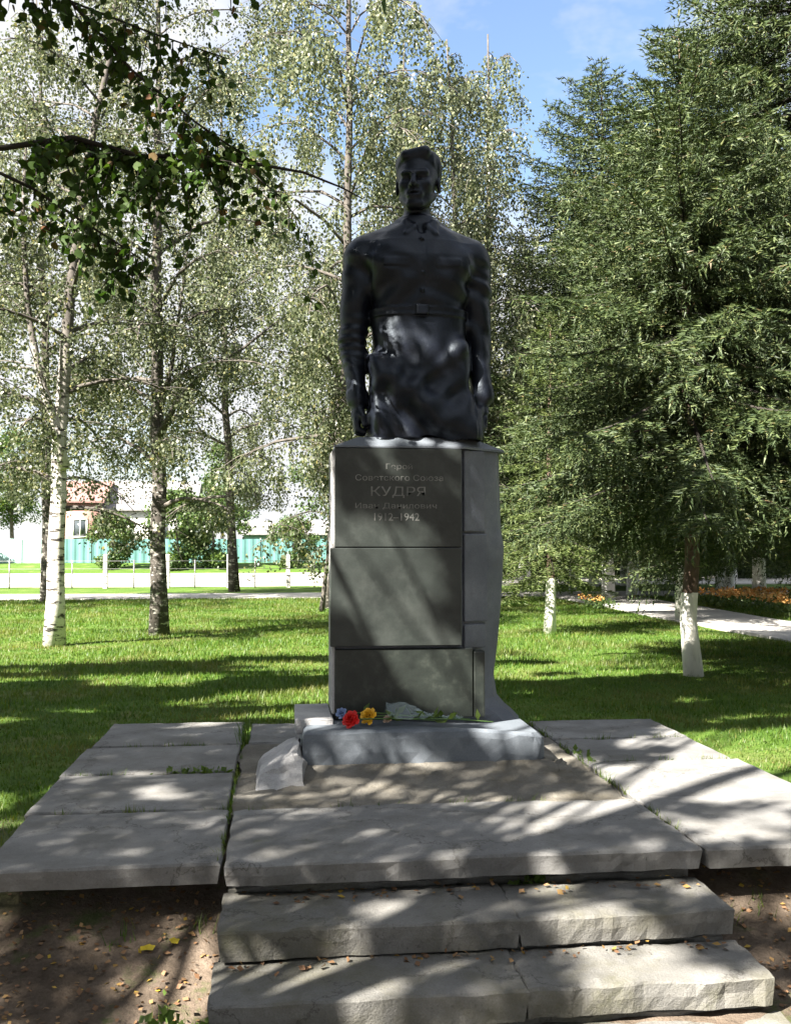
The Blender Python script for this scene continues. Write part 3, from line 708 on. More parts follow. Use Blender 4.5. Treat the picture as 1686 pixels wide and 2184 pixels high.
    for s in (-1, 1): hd(ell((s*0.024, -0.182, -0.088), (0.017, 0.022, 0.015)), 0.010)
    hd(ell((0, -0.150, -0.14), (0.062, 0.035, 0.045)), 0.03)
    hd(cap((-0.042, -0.162, -0.136), (0.0, -0.182, -0.128), 0.009), 0.008); hd(cap((0.042, -0.162, -0.136), (0.0, -0.182, -0.128), 0.009), 0.008)
    hd(cap((-0.034, -0.166, -0.153), (0.034, -0.166, -0.153), 0.0115), 0.008)
    hd(ell((0, -0.188, -0.1415), (0.05, 0.022, 0.0042)), 0.004, 'sub')
    for s in (-1, 1):
        hd(ell((s*0.16, 0.025, -0.03), (0.016, 0.036, 0.062)), 0.012)
        hd(ell((s*0.176, 0.018, -0.028), (0.008, 0.02, 0.038)), 0.008, 'sub')
    he = ell((0, 0.045, 0.078), (0.167, 0.198, 0.17))[0]
    def hair(X, Y, Z):
        pl = np.minimum(0.115 - 0.80*(Y + 0.10), 0.138) - Z
        r = he(X, Y, Z) + 0.008*np.sin(46*X + 22*Y + 2.5*np.sin(14*Y + 9*X)) + 0.004*np.sin(80*X - 30*Z)
        k = 0.02; h = np.maximum(k - np.abs(r - pl), 0)/k
        return np.maximum(r, pl) + h*h*k*0.25
    hd((hair, np.array([-0.18, -0.17, -0.16]), np.array([0.18, 0.26, 0.27])), 0.01)
    hd(cap((-0.075, -0.115, 0.165), (0.07, -0.105, 0.185), 0.036, 0.046), 0.035)
    hd(cap((-0.095, 0.0, 0.14), (0.095, 0.0, 0.15), 0.07, 0.07), 0.05)
    V, Q = F.surface()
    return mesh_data('statue', V, [Q], M['bronze'], True)
statue = obj('statue', build_statue(), None, (0.93, 6.76, 2.132))
tag(statue, 'black bronze statue of a bareheaded man in a belted tunic standing on the pedestal', 'statue')
# ------------------------------------------------------------------ trees
ALIGN = np.array([0, 0, -1.0])

def trunk_path(base, top, bend, n=14, r=None):
    r = r or rng
    t = np.linspace(0, 1, n)[:, None]; base = np.array(base, float); top = np.array(top, float)
    P = base + (top - base)*t + np.sin(t*math.pi)*np.array(bend)[None]
    P[1:-1, :2] += r.normal(size=(n-2, 2))*0.02
    return P
def at(P, t):
    i = np.clip(t*(len(P)-1), 0, len(P)-1.001); k = int(i); return P[k] + (P[k+1]-P[k])*(i-k)

def birch(seed, H, top, bend, r0, zb, R_, nl, weep, leaf, dens, bark, leafmat, forks=(), leaf_zmin=1.5, profile_p=0.75, flare=1.25):
    """returns (trunk mesh, limb mesh, foliage mesh)"""
    r = np.random.default_rng(seed)
    P = trunk_path((0, 0, 0), (top[0], top[1], H), bend, 16, r)
    t = np.linspace(0, 1, 16); rad = r0*(1 - 0.86*t)*(1 + (flare - 1)*np.exp(-t*H/0.35))
    tb = MB(); tb.tube(P, rad, 12)
    lb = MB(); LC = []; LA = []; SZ = []
    limbs = []
    for Pf, rf in forks:
        tb.tube(np.array(Pf, float), rf, 9); limbs.append(np.array(Pf, float))
    for i in range(nl):
        f = (i + r.random())/nl; z = zb + (H*0.97 - zb)*f**0.9
        az = i*2.399 + r.normal()*0.4
        L_ = R_*(math.sin(math.pi*min(1, 0.16 + f*0.84))**profile_p)*(0.75 + 0.45*r.random())
        el = R(25 + 38*f + r.normal()*8); o = at(P, z/H)
        n = 7; s = np.linspace(0, 1, n)[:, None]
        d = np.array([math.cos(az), math.sin(az), 0]); 
        Q = o + d*L_*np.cos(el)*1.15*s + np.array([0, 0, 1])*L_*(math.sin(el)*s - (0.35 + weep*0.45)*s**2.2) + np.cumsum(r.normal(size=(n, 3))*0.035*L_/3, 0)
        rr = max(0.012, r0*(1 - 0.86*z/H)*0.42)
        lb.tube(Q, np.linspace(rr, 0.008, n), 5, False); limbs.append(Q)
    for Q in limbs:
        L_ = np.linalg.norm(Q[-1] - Q[0])
        ns = max(3, int(5 + L_*1.6))
        for j in range(ns):
            tt = 0.22 + 0.78*(j + r.random())/ns; o = at(Q, min(tt, 0.999)); d0 = unit(Q[-1] - Q[0])
            dd = unit(d0*0.5 + np.array([*r.normal(size=2)*0.9, r.normal()*0.35 + 0.1])); l2 = L_*(0.22 + 0.28*r.random())*(1.15 - 0.4*tt)
            s = np.linspace(0, 1, 4)[:, None]
            q = o + dd*l2*s - np.array([0, 0, 1])*weep*l2*0.5*s**2
            lb.tube(q, np.linspace(0.012, 0.004, 4), 3, False)
            for k in range(max(2, int(4.6*dens*(0.6 + l2)))):
                st = at(q, r.random()*0.999); hl = (0.25 + r.random()*0.85)*(0.35 + weep)
                m = max(3, int(hl*dens*34)); u = np.linspace(0.03, 1, m)[:, None]
                hd_ = unit(np.array([*(r.normal(size=2)*(0.75 - 0.5*weep)), -0.45 - weep*1.1 + r.normal()*0.25]))
                pts = st + hd_*hl*u + r.normal(size=(m, 3))*np.array([0.05, 0.05, 0.04]) - np.array([0, 0, 1])*0.12*hl*u**2
                LC.append(pts); LA.append(np.tile(hd_, (m, 1)))
    C = np.concatenate(LC); A = np.concatenate(LA); keep = C[:, 2] > leaf_zmin; C, A = C[keep], A[keep]; n = len(C)
    A = unit(A*0.6 + r.normal(size=(n, 3))*0.6 + np.array([0, 0, -0.5])); B = perp(A, r)
    V, Fq = leaf_arrays(C, A, B, leaf*(0.7 + 0.6*r.random(n)))
    return tb.data('trunk', bark, True), lb.data('limbs', M['limb'], True), mesh_data('foliage', V, Fq, leafmat)

def plant_tree(name, meshes, loc, label, cat='tree', group=None, rz=0, sc=1.0):
    t = empty(name, loc, label, cat, group, rz); t.scale = (sc, sc, sc)
    for nm, me in meshes: obj(nm, me, t)
    return t

def wood(tr, lm, lf): return (('trunk', tr), ('limbs', lm), ('crown', lf))

# two birches on the lawn, left
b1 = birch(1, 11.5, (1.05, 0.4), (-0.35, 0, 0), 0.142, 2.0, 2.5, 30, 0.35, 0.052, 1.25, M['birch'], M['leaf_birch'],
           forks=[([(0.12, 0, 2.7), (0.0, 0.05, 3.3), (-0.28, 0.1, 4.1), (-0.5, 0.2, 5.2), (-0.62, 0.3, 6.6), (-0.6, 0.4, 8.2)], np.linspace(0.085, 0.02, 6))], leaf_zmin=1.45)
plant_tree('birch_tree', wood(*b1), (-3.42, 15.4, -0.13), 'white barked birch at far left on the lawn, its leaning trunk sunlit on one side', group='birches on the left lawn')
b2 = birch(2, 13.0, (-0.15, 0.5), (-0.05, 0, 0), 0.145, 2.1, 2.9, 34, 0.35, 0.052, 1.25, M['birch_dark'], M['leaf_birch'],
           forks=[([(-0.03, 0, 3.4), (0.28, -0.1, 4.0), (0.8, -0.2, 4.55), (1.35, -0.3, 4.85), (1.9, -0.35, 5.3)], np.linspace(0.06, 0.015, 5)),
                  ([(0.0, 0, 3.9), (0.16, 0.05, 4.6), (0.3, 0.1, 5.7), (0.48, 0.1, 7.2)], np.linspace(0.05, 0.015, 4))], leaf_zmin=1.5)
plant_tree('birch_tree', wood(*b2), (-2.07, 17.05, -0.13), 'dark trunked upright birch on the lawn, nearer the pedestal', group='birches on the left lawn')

# tall pale weeping birches behind the monument
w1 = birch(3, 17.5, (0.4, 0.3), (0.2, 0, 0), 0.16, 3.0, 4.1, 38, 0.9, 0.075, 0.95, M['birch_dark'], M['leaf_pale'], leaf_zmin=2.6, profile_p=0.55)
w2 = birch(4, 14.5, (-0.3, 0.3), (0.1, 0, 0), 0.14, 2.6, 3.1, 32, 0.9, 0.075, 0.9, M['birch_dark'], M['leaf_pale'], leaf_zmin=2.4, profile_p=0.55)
for (x, y, me, rz, sc, lab) in (
        (1.2, 24.0, w1, 0.3, 1.12, 'tall weeping birch directly behind the statue'),
        (6.7, 31.0, w2, 1.9, 1.24, 'slim weeping birch right of the statue with blue sky above it'),
        (-1.6, 33.2, w1, 2.4, 1.05, 'weeping birch beyond the path left of the statue'),
        (-6.3, 27.5, w2, 0.9, 1.15, 'weeping birch standing behind the white barked birch'),
        (-9.8, 24.5, w1, 4.0, 0.95, 'weeping birch at the left edge beyond the lawn'),
        (3.3, 28.5, w2, 2.7, 1.12, 'thin weeping birch showing between the statue head and the spruces'),
        (5.0, 27.0, w2, 0.4, 1.1, 'weeping birch whose drooping crown meets the left side of the spruces'),
        (6.6, 36.5, w2, 3.2, 1.0, 'far weeping birch behind the spruce tops')):
    plant_tree('weeping_birch', wood(*me), (x, y, -0.14), lab, group='weeping birches beyond the lawn', rz=rz, sc=sc)

# spruces
def spruce(seed, H, Rb, zb, wh, nb, twigs, needle, bark, r0, nmat, power=0.85, droop=0.55, hang=0.55, sp=0.03, asym=None):
    r = np.random.default_rng(seed)
    P = trunk_path((0, 0, 0), (r.normal()*0.1, r.normal()*0.1, H), (0, 0, 0), 12, r)
    t = np.linspace(0, 1, 12); tb = MB(); tb.tube(P, r0*(1 - 0.93*t)*(1 + 0.16*np.exp(-t*H/0.25)), 12)
    lb = MB(); C = []; A = []; Ls = []
    z = zb
    while z < H*0.985:
        f = (z - zb)/(H - zb)
        Lz = Rb*((1 - f)**power)*(0.55 + 0.45*min(1, f*7 + 0.35)) + 0.12
        nbz = max(4, int(nb*(0.6 + 0.4*(1-f))))
        a0 = r.random()*6.28
        for b in range(nbz):
            az = a0 + b*6.283/nbz + r.normal()*0.22; L_ = Lz*(0.68 + 0.5*r.random())
            if asym: L_ *= 1 + asym*math.cos(az - math.pi)
            d = np.array([math.cos(az), math.sin(az), 0]); side = np.array([-d[1], d[0], 0])
            el = 0.45*f - 0.10 + r.normal()*0.06
            n = 8; s = np.linspace(0, 1, n)[:, None]
            Q = at(P, z/H) + d*L_*s + np.array([0, 0, 1])*L_*(el*s*1.2 - droop*(1-f*0.7)*s**1.4 + 0.42*droop*s**3.2) + side*L_*r.normal()*0.06*s**2
            lb.tube(Q, np.linspace(max(0.006, 0.013*L_), 0.004, n), 4, False)
            nt = max(8, int(twigs*L_*2.0))
            T_ = np.gradient(Q, axis=0)
            for k in range(nt):
                tt = 0.10 + 0.90*((k + r.random())/nt); o = at(Q, min(0.999, tt)); sd_ = (-1)**k
                tl = (L_*0.36*(1.08 - tt)*(0.55 + 0.7*r.random()) + 0.10)*min(1.0, 0.35 + tt*1.6)
                td = unit(T_[min(7, int(tt*7))])
                dv = unit(td*0.8 + side*sd_*(0.85 + r.normal()*0.15) + np.array([0, 0, -0.10 + r.normal()*0.10]))
                m = max(5, int(tl/sp)); u = np.linspace(0.03, 1, m)[:, None]
                tp = o + dv*tl*u - np.array([0, 0, 1])*tl*0.32*u**2
                pv = unit(np.cross(dv, [0, 0, 1.0]))
                for q_ in (1, -1):
                    C.append(tp); A.append(unit(dv*0.75 + pv*q_*0.62 + r.normal(size=(m, 3))*0.22 + np.array([0, 0, 0.12]))); Ls.append(np.full(m, needle))
                nh = int(tl*5*hang*2 + r.random())
                for h in range(nh):
                    st = at(tp, r.random()*0.99); hl = hang*(0.2 + 0.8*r.random()**1.5)*(0.4 + 0.6*(1-f))*min(1, 0.35 + L_*0.4)
                    mm = max(3, int(hl/(sp*0.9))); u2 = np.linspace(0, 1, mm)[:, None]
                    hv = unit(np.array([dv[0]*0.3 + r.normal()*0.12, dv[1]*0.3 + r.normal()*0.12, -1]))
                    C.append(st + hv*hl*u2); A.append(unit(hv*0.8 + r.normal(size=(mm, 3))*0.5)); Ls.append(np.full(mm, needle*0.9))
        z += wh*(0.75 + 0.5*r.random())*(1 - 0.35*f)
    # leader shoot
    u = np.linspace(0, 1, 30)[:, None]; C.append(P[-1] + np.array([0, 0, 1])*(u*0.9 - 0.6)); A.append(unit(r.normal(size=(30, 3)) + np.array([0, 0, 1.3]))); Ls.append(np.full(30, needle*1.3))
    C = np.concatenate(C); A = np.concatenate(A); s = np.concatenate(Ls)*(0.75 + 0.5*r.random(len(C)))
    B = perp(A, r); wv = B*(s*0.13)[:, None]
    V = np.stack([C - wv, C + wv, C + A*s[:, None]], 1).reshape(-1, 3)
    T = np.arange(len(C)*3).reshape(-1, 3)
    return tb.data('trunk', bark, True), lb.data('branches', M['twig'], True), mesh_data('foliage', V, T, nmat)

s_near = spruce(21, 7.6, 2.45, 2.45, 0.25, 9, 13, 0.07, M['wash_near'], 0.102, M['needle'], 0.75, 0.50, 0.40, 0.023)
s_tall = spruce(24, 16.0, 3.1, 2.3, 0.32, 9, 9, 0.085, M['wash_near'], 0.16, M['needle'], 0.75, 0.55, 0.55, 0.04)
s_mid = spruce(22, 15.0, 4.5, 2.5, 0.36, 10, 6, 0.125, M['wash_far'], 0.17, M['needle'], 0.6, 0.5, 0.5, 0.06)
s_small = spruce(23, 5.6, 1.15, 1.15, 0.22, 7, 13, 0.075, M['wash_near'], 0.10, M['needle_young'], 0.8, 0.45, 0.22, 0.032)
print('tris', [sum(len(p.vertices) - 2 for p in m.polygons) for m in (b1[2], w1[2], s_near[2], s_tall[2], s_mid[2], s_small[2])])
def swood(tr, lm, lf): return (('trunk', tr), ('branches', lm), ('crown', lf))
def spr(me, x, y, lab, rz=0, sc=1.0): return plant_tree('spruce_tree', swood(*me), (x, y, -0.14), lab, 'tree', 'spruces on the right', rz, sc)
spr(s_near, 4.70, 10.92, 'large spruce nearest on the right lawn, its limewashed trunk standing in the grass', 0.5)
spr(s_small, 4.53, 16.47, 'small light green spruce with a short limewashed trunk just right of the pedestal', 0)
spr(s_mid, 9.0, 26.6, 'tall spruce whose tip shows against the blue sky', 0, 1.0)
spr(s_near, 8.0, 19.1, 'spruce at the path edge behind the nearest one, trunk limewashed bright white', 2.0, 1.35)
spr(s_tall, 7.15, 12.7, 'dark spruce filling the upper right corner', 3.7, 1.0)
spr(s_mid, 12.3, 24.4, 'spruce beyond the orange flower bed with a pale trunk', 4.0, 1.0)
spr(s_mid, 15.2, 33.0, 'far spruce in the shade beyond the path', 5.1, 0.9)
spr(s_mid, 11.6, 36.0, 'far spruce between the path and the park trees', 1.1, 1.0)
spr(s_mid, 10.5, 4.5, 'spruce added right of the platform to block sky light, outside the picture', 2.2, 0.9)  # added out of view to cut the sky light on the monument
spr(s_mid, 11.5, -3.0, 'spruce added behind the viewer on the right to block sky light', 0.2, 1.0)  # likewise added, unseen, to hold back sky light
# ------------------------------------------------------------------ shade trees standing left of and behind the camera
FW = np.array([math.sin(YAW)*math.cos(PITCH), math.cos(YAW)*math.cos(PITCH), math.sin(PITCH)])
def ground_point(x, y): return x, y
def poly_in(u, v, pts):
    ins = np.zeros(len(u), bool); n = len(pts)
    for i in range(n):
        (x0, y0), (x1, y1) = pts[i], pts[(i+1) % n]
        c = ((y0 > v) != (y1 > v)); ins ^= c & (u < (x1-x0)*(v-y0)/(y1-y0 + 1e-12) + x0)
    return ins
LIT = [(1.85, 5.72), (2.1, 6.05), (2.66, 6.5), (2.85, 7.35), (3.2, 7.75), (6.5, 8.2), (6.5, 5.3), (3.05, 4.95), (2.3, 5.3), (2.0, 5.5)]  # ground kept sunlit by leaving out the leaves that would shade it
def canopy_density(u, v):
    """leaf cover of the crowns, shaped so shade and sun patches land where set"""
    D = np.zeros(len(u))
    def z(u0, u1, v0, v1, d):
        m = (u > u0) & (u < u1) & (v > v0) & (v < v1); D[m] = d
    z(-7, 5.5, 7.9, 13.6, 0.60)                # lawn
    z(1.6, 7, 10.9, 13.3, 0.22)
    z(1.0, 6, 9.6, 10.9, 0.85)
    z(-7, 1.9, 0.5, 8.0, 0.80)                 # platform and dirt
    z(-4, -1.3, 5.4, 8.5, 0.55)
    z(-1.35, 1.25, 4.3, 8.0, 0.74)
    z(1.1, 2.6, 4.2, 5.6, 0.50)
    z(2.6, 5.5, 1.0, 5.2, 0.47)
    z(-0.3, 2.6, 2.0, 4.5, 0.56)
    z(-7, -0.3, 1.0, 4.4, 0.52)
    z(1.2, 3.2, 6.2, 8.1, 0.50)                # falls on the pedestal
    z(1.9, 5.3, 7.55, 10.0, 0.70)              # falls on the statue
    D[poly_in(u, v, LIT)] = 0.03
    return D
def cam_xy(P):
    d = P - np.array([0, 0, EYE]); w = d @ FW
    rt = np.array([math.cos(YAW), -math.sin(YAW), 0]); up = np.cross(rt, FW)
    return d @ rt/np.maximum(w, 1e-3), d @ up/np.maximum(w, 1e-3), w
NCL = 25000; PER = 9
cu = rng.uniform(-7, 7, NCL); cv = rng.uniform(0.5, 13.8, NCL); cz = rng.uniform(5.2, 10.5, NCL)
def world_of(u, v, z): return np.stack([u + z*LX/LZ, v + z*LY/LZ, z], 1)
CW = world_of(cu, cv, cz)
for _ in range(3):                              # clusters inside the view slide up the sun's path, to shade unseen
    X_, Y_, w_ = cam_xy(CW); bad = (w_ > 0.3) & (np.abs(X_) < 0.47) & (Y_ < 0.585)
    cz[bad] += 2.2; CW = world_of(cu, cv, cz)
X_, Y_, w_ = cam_xy(CW); ok = ~((w_ > 0.3) & (np.abs(X_) < 0.46) & (Y_ < 0.58))
CW = CW[ok]
LP = (CW[:, None] + rng.normal(size=(len(CW), PER, 3))*0.16).reshape(-1, 3)
lu = LP[:, 0] - LP[:, 2]*LX/LZ; lv = LP[:, 1] - LP[:, 2]*LY/LZ
lawn = lv > 8.3
fine_ = 0.6*fnoise(lu/0.36 + 40, lv/0.32 + 11) + 0.4*fnoise(lu/0.17, lv/0.17 + 5)
front = (lv < 6.2) 
n_ = np.where(lawn, fnoise(lu/1.5 + 3, lv/0.42 + 9), 0.70*fnoise(lu/0.55 + 40, lv/0.50 + 11) + 0.30*fnoise(lu/0.22, lv/0.22 + 5))
n_ = np.where(front, fine_, n_)
keep = n_ < canopy_density(lu, lv)*np.where(lawn, 1.0, 0.92)
LP = LP[keep]; LS = np.where(front[keep], 0.095, 0.12)
trunks = [((-4.6, 0.4), 'shade tree close left of the viewer whose leafy bough hangs into the top left corner', 0.2),
          ((-9.2, 4.6), 'shade tree left of the lawn, outside the picture', 0.24), ((-8.0, -2.5), 'shade tree behind the viewer on the left', 0.24), ((-1.8, -3.2), 'shade tree behind the viewer', 0.22)]
tx = np.array([t[0] for t in trunks]); who = np.argmin(((LP[:, None, :2] - tx[None])**2).sum(-1), 1)
shade = []
for i, ((x, y), lab, r0) in enumerate(trunks):
    P = LP[who == i]; ps = LS[who == i]
    t = empty('shade_tree', (x, y, -0.45), lab, 'tree', 'shade trees beside the steps'); shade.append(t)
    o = np.array([x, y, -0.45]); Q = P - o
    tb = MB(); H = 11.0
    TP = trunk_path((0, 0, 0), (0.2, 0.3, H), (0.15, 0, 0), 12); tb.tube(TP, r0*(1 - 0.85*np.linspace(0, 1, 12)), 10)
    obj('trunk', tb.data('trunk', M['limb'], True), t)
    lb = MB()
    if len(Q) > 50:
        for q in Q[rng.integers(0, len(Q), 22)]:
            st = at(TP, np.clip((q[2]*0.72 - np.hypot(q[0], q[1])*0.25)/H, 0.2, 0.93)); s = np.linspace(0, 1, 6)[:, None]
            lb.tube(st + (q - st)*s + np.array([0, 0, 0.6])*np.sin(s*math.pi)*0.5, np.linspace(0.03, 0.006, 6), 5, False)
        obj('limbs', lb.data('limbs', M['limb'], True), t)
        n = len(Q); A = unit(rng.normal(size=(n, 3)) + np.array([0, 0, -0.4])); B = unit(np.cross(A, unit(rng.normal(size=(n, 3)))))
        V, Fq = leaf_arrays(Q, A, B, ps*(0.7 + 0.6*rng.random(n)), 0.9)
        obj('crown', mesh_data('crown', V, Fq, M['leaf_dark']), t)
print('shade leaves', len(LP))

# the bough hanging into the top left corner, leaf by leaf
T0 = np.array([-4.6, 0.4, -0.45])
BS = 1.2
def far_(p): return np.array([p[0]*BS, p[1]*BS, EYE + (p[2] - EYE)*BS])
def wpt(*p): return np.array(p, float) - T0
B0 = [(-4.5, 0.5, 3.6), (-3.2, 2.6, 3.75), (-2.0, 4.3, 3.45), (-1.4, 5.0, 3.37), (-1.05, 5.0, 3.44), (-0.72, 5.05, 3.38), (-0.40, 5.08, 3.41), (-0.10, 5.1, 3.38), (0.10, 5.12, 3.36), (0.30, 5.15, 3.30), (0.42, 5.2, 3.26)]
B1 = [(-1.85, 4.4, 3.48), (-1.5, 4.7, 3.22), (-1.2, 4.85, 3.12), (-1.0, 4.9, 3.0), (-0.82, 4.95, 2.9), (-0.70, 5.0, 2.83)]
B2 = [(-2.3, 3.9, 4.4), (-1.6, 4.4, 4.25), (-1.05, 4.8, 4.05), (-0.75, 4.9, 3.75), (-0.45, 5.0, 3.55), (-0.2, 5.1, 3.42)]
B3 = [(-3.2, 2.6, 3.75), (-2.4, 3.6, 4.2), (-1.6, 4.6, 4.15), (-1.1, 4.95, 4.12), (-0.7, 5.2, 4.1), (-0.3, 5.4, 4.08)]
B4 = [(-0.45, 5.07, 3.42), (-0.18, 5.05, 3.33), (-0.02, 5.1, 3.22), (0.08, 5.12, 3.1)]
B0, B1, B2, B3, B4 = [[tuple(far_(q)) if q[1] > 1 else q for q in b] for b in (B0, B1, B2, B3, B4)]
mb = MB()
boughs = [(B0, 0.026, 0.004), (B1, 0.013, 0.004), (B2, 0.014, 0.005), (B3, 0.014, 0.004), (B4, 0.007, 0.003)]
for pts, ra, rb in boughs:
    P = np.array([wpt(*p) for p in pts]); mb.tube(P, np.linspace(ra, rb, len(P)), 7)
# hanging sprays: (start x, y, z, length, leaves)
spr_ = []
r_ = np.random.default_rng(77)
def sprays(pts, t0, t1, n, l0, l1, dx=0.25, dy=0.35):
    P = np.array(pts, float)
    for k in range(n):
        o = at(P, t0 + (t1 - t0)*(k + r_.random())/n); l = (l0 + (l1 - l0)*r_.random())*BS
        spr_.append((o, unit(np.array([r_.normal()*dx, r_.normal()*dy, -1 + r_.normal()*0.25])), l))
sprays(B0, 0.34, 0.62, 46, 0.15, 0.66, 0.4, 0.9); sprays(B0, 0.36, 0.62, 36, 0.15, 0.45, 1.4, 1.6); sprays(B0, 0.62, 0.72, 5, 0.1, 0.42, 0.3, 0.3)
sprays(B1, 0.2, 1.0, 30, 0.1, 0.34); sprays(B4, 0.1, 1.0, 5, 0.08, 0.34)
sprays(B2, 0.3, 0.98, 40, 0.1, 0.35, 0.8, 0.8); sprays(B3, 0.35, 0.98, 34, 0.1, 0.42)
for k in range(10):                              # ends of twigs just dipping in at the top edge
    spr_.append((far_([-1.35 + 1.15*k/9 + r_.normal()*0.05, 4.9 + r_.normal()*0.2, 4.22 + r_.normal()*0.04]), unit(np.array([r_.normal()*0.2, 0, -1])), 0.12 + 0.3*r_.random()*(k in (1, 2, 3, 6))))
spr_.append((far_([0.12, 5.15, 3.05]), unit(np.array([0.2, 0, -1.0])), 0.3))
spr_.append((far_([0.10, 5.15, 2.72]), unit(np.array([0.7, 0, -0.3])), 0.16))
leafP = []; leafA = []
for o, d, l in spr_:
    m = max(4, int(l/0.025)); u = np.linspace(0.04, 1, m)[:, None]
    q = o + d*l*u; mb.tube(np.array([o - T0, o + d*l*0.55 - T0, o + d*l - T0]), (0.004, 0.0025, 0.0015), 4, False)
    leafP.append(q + r_.normal(size=(m, 3))*0.016); leafA.append(unit(d*0.4 + r_.normal(size=(m, 3))*0.7 + np.array([0, 0, -0.5])))
leafP = np.concatenate(leafP); leafA = np.concatenate(leafA)
branch = obj('branch', mb.data('branch', M['twig'], True), shade[0]); tag(branch, 'dark leafy bough reaching into the picture')
# rounded leaf shape, shared
def leaf_shape():
    prof = [(0, 0), (0.18, 0.30), (0.42, 0.42), (0.68, 0.30), (1.0, 0)]
    V = [(0, 0, 0)]; 
    for a, w in prof[1:-1]: V += [(a, w, 0.10*w), (a, 0, -0.02), (a, -w, 0.10*w)]
    V.append((1.0, 0, -0.08)); Q = []; T = [(0, 2, 1), (0, 3, 2)]
    for k in range(2):
        b = 1 + 3*k; Q += [(b, b+1, b+4, b+3), (b+1, b+2, b+5, b+4)]
    T += [(7, 8, 10), (8, 9, 10)]
    return np.array(V, float), np.array(Q), np.array(T)
LV, LQ, LT = leaf_shape()
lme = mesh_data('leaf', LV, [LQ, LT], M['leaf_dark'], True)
vis = np.argsort(np.linalg.norm(leafP - np.array([0, 0, EYE]), axis=1))
X_, Y_, w_ = cam_xy(leafP); inside = (np.abs(X_) < 0.405) & (Y_ < 0.525)
vis = [i for i in vis if inside[i]]
sizes = 0.044 + 0.024*r_.random(len(leafP))
def frame_of(a):
    b = unit(np.cross(a, unit(r_.normal(size=3)))); return np.stack([a, b, np.cross(a, b)], 1)
Rm = [frame_of(a) for a in leafA]
single = set(vis[:300])
for i in vis[:300]:
    lf = obj('leaf', lme, branch); m4 = Matrix.Identity(4)
    for a in range(3):
        for b in range(3): m4[a][b] = Rm[i][a, b]*sizes[i]
    m4.translation = Vector(leafP[i] - T0); lf.matrix_local = m4
fb_ = MB()
for i in range(len(leafP)):
    if i not in single: fb_.add((LV*sizes[i]) @ Rm[i].T + leafP[i] - T0, LQ, LT)
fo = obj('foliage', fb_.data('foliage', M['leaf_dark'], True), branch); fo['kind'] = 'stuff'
print('bough leaves', len(leafP), 'in view', len(vis))
# ------------------------------------------------------------------ grass, weeds, fallen leaves
def blades(name, X, Y, Hh, Wd, m, lean=0.5, z0=None):
    n = len(X); Z = ground_z(X, Y) - 0.006 if z0 is None else z0
    az = rng.uniform(0, 6.283, n); P = np.stack([X, Y, Z], 1)
    d = np.stack([np.cos(az), np.sin(az), np.zeros(n)], 1); sd = np.stack([-d[:, 1], d[:, 0], np.zeros(n)], 1)
    l = np.abs(rng.normal(size=n))*lean
    tip = P + np.array([0, 0, 1])*Hh[:, None] + d*(l*Hh)[:, None]
    w = sd*(Wd*0.5)[:, None]
    V = np.stack([P - w, P + w, tip], 1).reshape(-1, 3)
    return mesh_data(name, V, np.arange(3*n).reshape(-1, 3), m)
n = 380000
gy_ = 3.0 + 27*rng.random(n)**1.55; gx_ = rng.uniform(-1, 1, n)*(2.2 + gy_*0.42) + gy_*0.11
k = ~((gx_ > -1.36) & (gx_ < 3.0) & (gy_ < 8.03)) & ~((gx_ > 7.75) & (gx_ < 10.2) & (gy_ > 7))
edge = gy_ + 2.4*(fnoise(gx_*1.2, gy_*1.2)) ; k &= (edge > 6.6) & (gy_ < 28.4)
k &= ~((np.hypot(gx_ - 4.7, gy_ - 10.92) < 0.3) & (rng.random(n) < 0.8))
gx_, gy_ = gx_[k], gy_[k]; m_ = len(gx_)
tall = 0.6 + 0.8*fnoise(gx_*0.9 + 5, gy_*0.9)
grass = obj('grass', blades('grass', gx_, gy_, (0.026 + 0.026*rng.random(m_))*tall*(1 + 0.02*gy_), 0.006 + 0.0006*gy_, M['grass'], 0.7)); tag(grass, kind='stuff')
# thin tufts in the bare soil in front
tx_, ty_ = [], []
for k in range(230):
    s = rng.random() < 0.6
    x = rng.uniform(-3.0, -0.33) if s else rng.uniform(2.02, 3.6); y = rng.uniform(3.0, 4.5)
    if fnoise(np.array([x*1.5 + 2]), np.array([y*1.5]))[0] < 0.47 - 0.1*(y > 4.1): continue
    c = rng.integers(5, 16); tx_.append(x + rng.normal(size=c)*0.03); ty_.append(y + rng.normal(size=c)*0.03)
tx_ = np.concatenate(tx_); ty_ = np.concatenate(ty_); m_ = len(tx_)
tag(obj('sparse_grass', blades('sparse_grass', tx_, ty_, 0.03 + 0.07*rng.random(m_), np.full(m_, 0.006), M['grass'], 0.8)), kind='stuff')

def tuft(name, x, y, z, n, h, spread, label, cat='plant', m='grass', leafy=False):
    o = empty(name, (x, y, z), label, cat)
    px = rng.normal(size=n)*spread[0]; py = rng.normal(size=n)*spread[1]
    obj('blades', blades('blades', px, py, h*(0.4 + 0.6*rng.random(n)), np.full(n, 0.007), M[m], 0.35, np.zeros(n)), o)
    if leafy:
        k = n*2; C = np.stack([rng.normal(size=k)*spread[0], rng.normal(size=k)*spread[1], h*0.9*rng.random(k)], 1); A = unit(rng.normal(size=(k, 3)) + np.array([0, 0, 0.4]))
        V, Fq = leaf_arrays(C, A, perp(A), 0.03 + 0.025*rng.random(k), 0.7); obj('leaves', mesh_data('leaves', V, Fq, M['weed']), o)
    return o
tuft('grass_tuft', -0.275, 7.28, -0.06, 60, 0.26, (0.02, 0.14), 'bright tuft of tall grass growing in the joint left of the plinth')
tuft('weed', -0.52, 6.258, -0.03, 26, 0.05, (0.12, 0.012), 'low green weed in the slab joint at the left of the mortar bed', leafy=True)
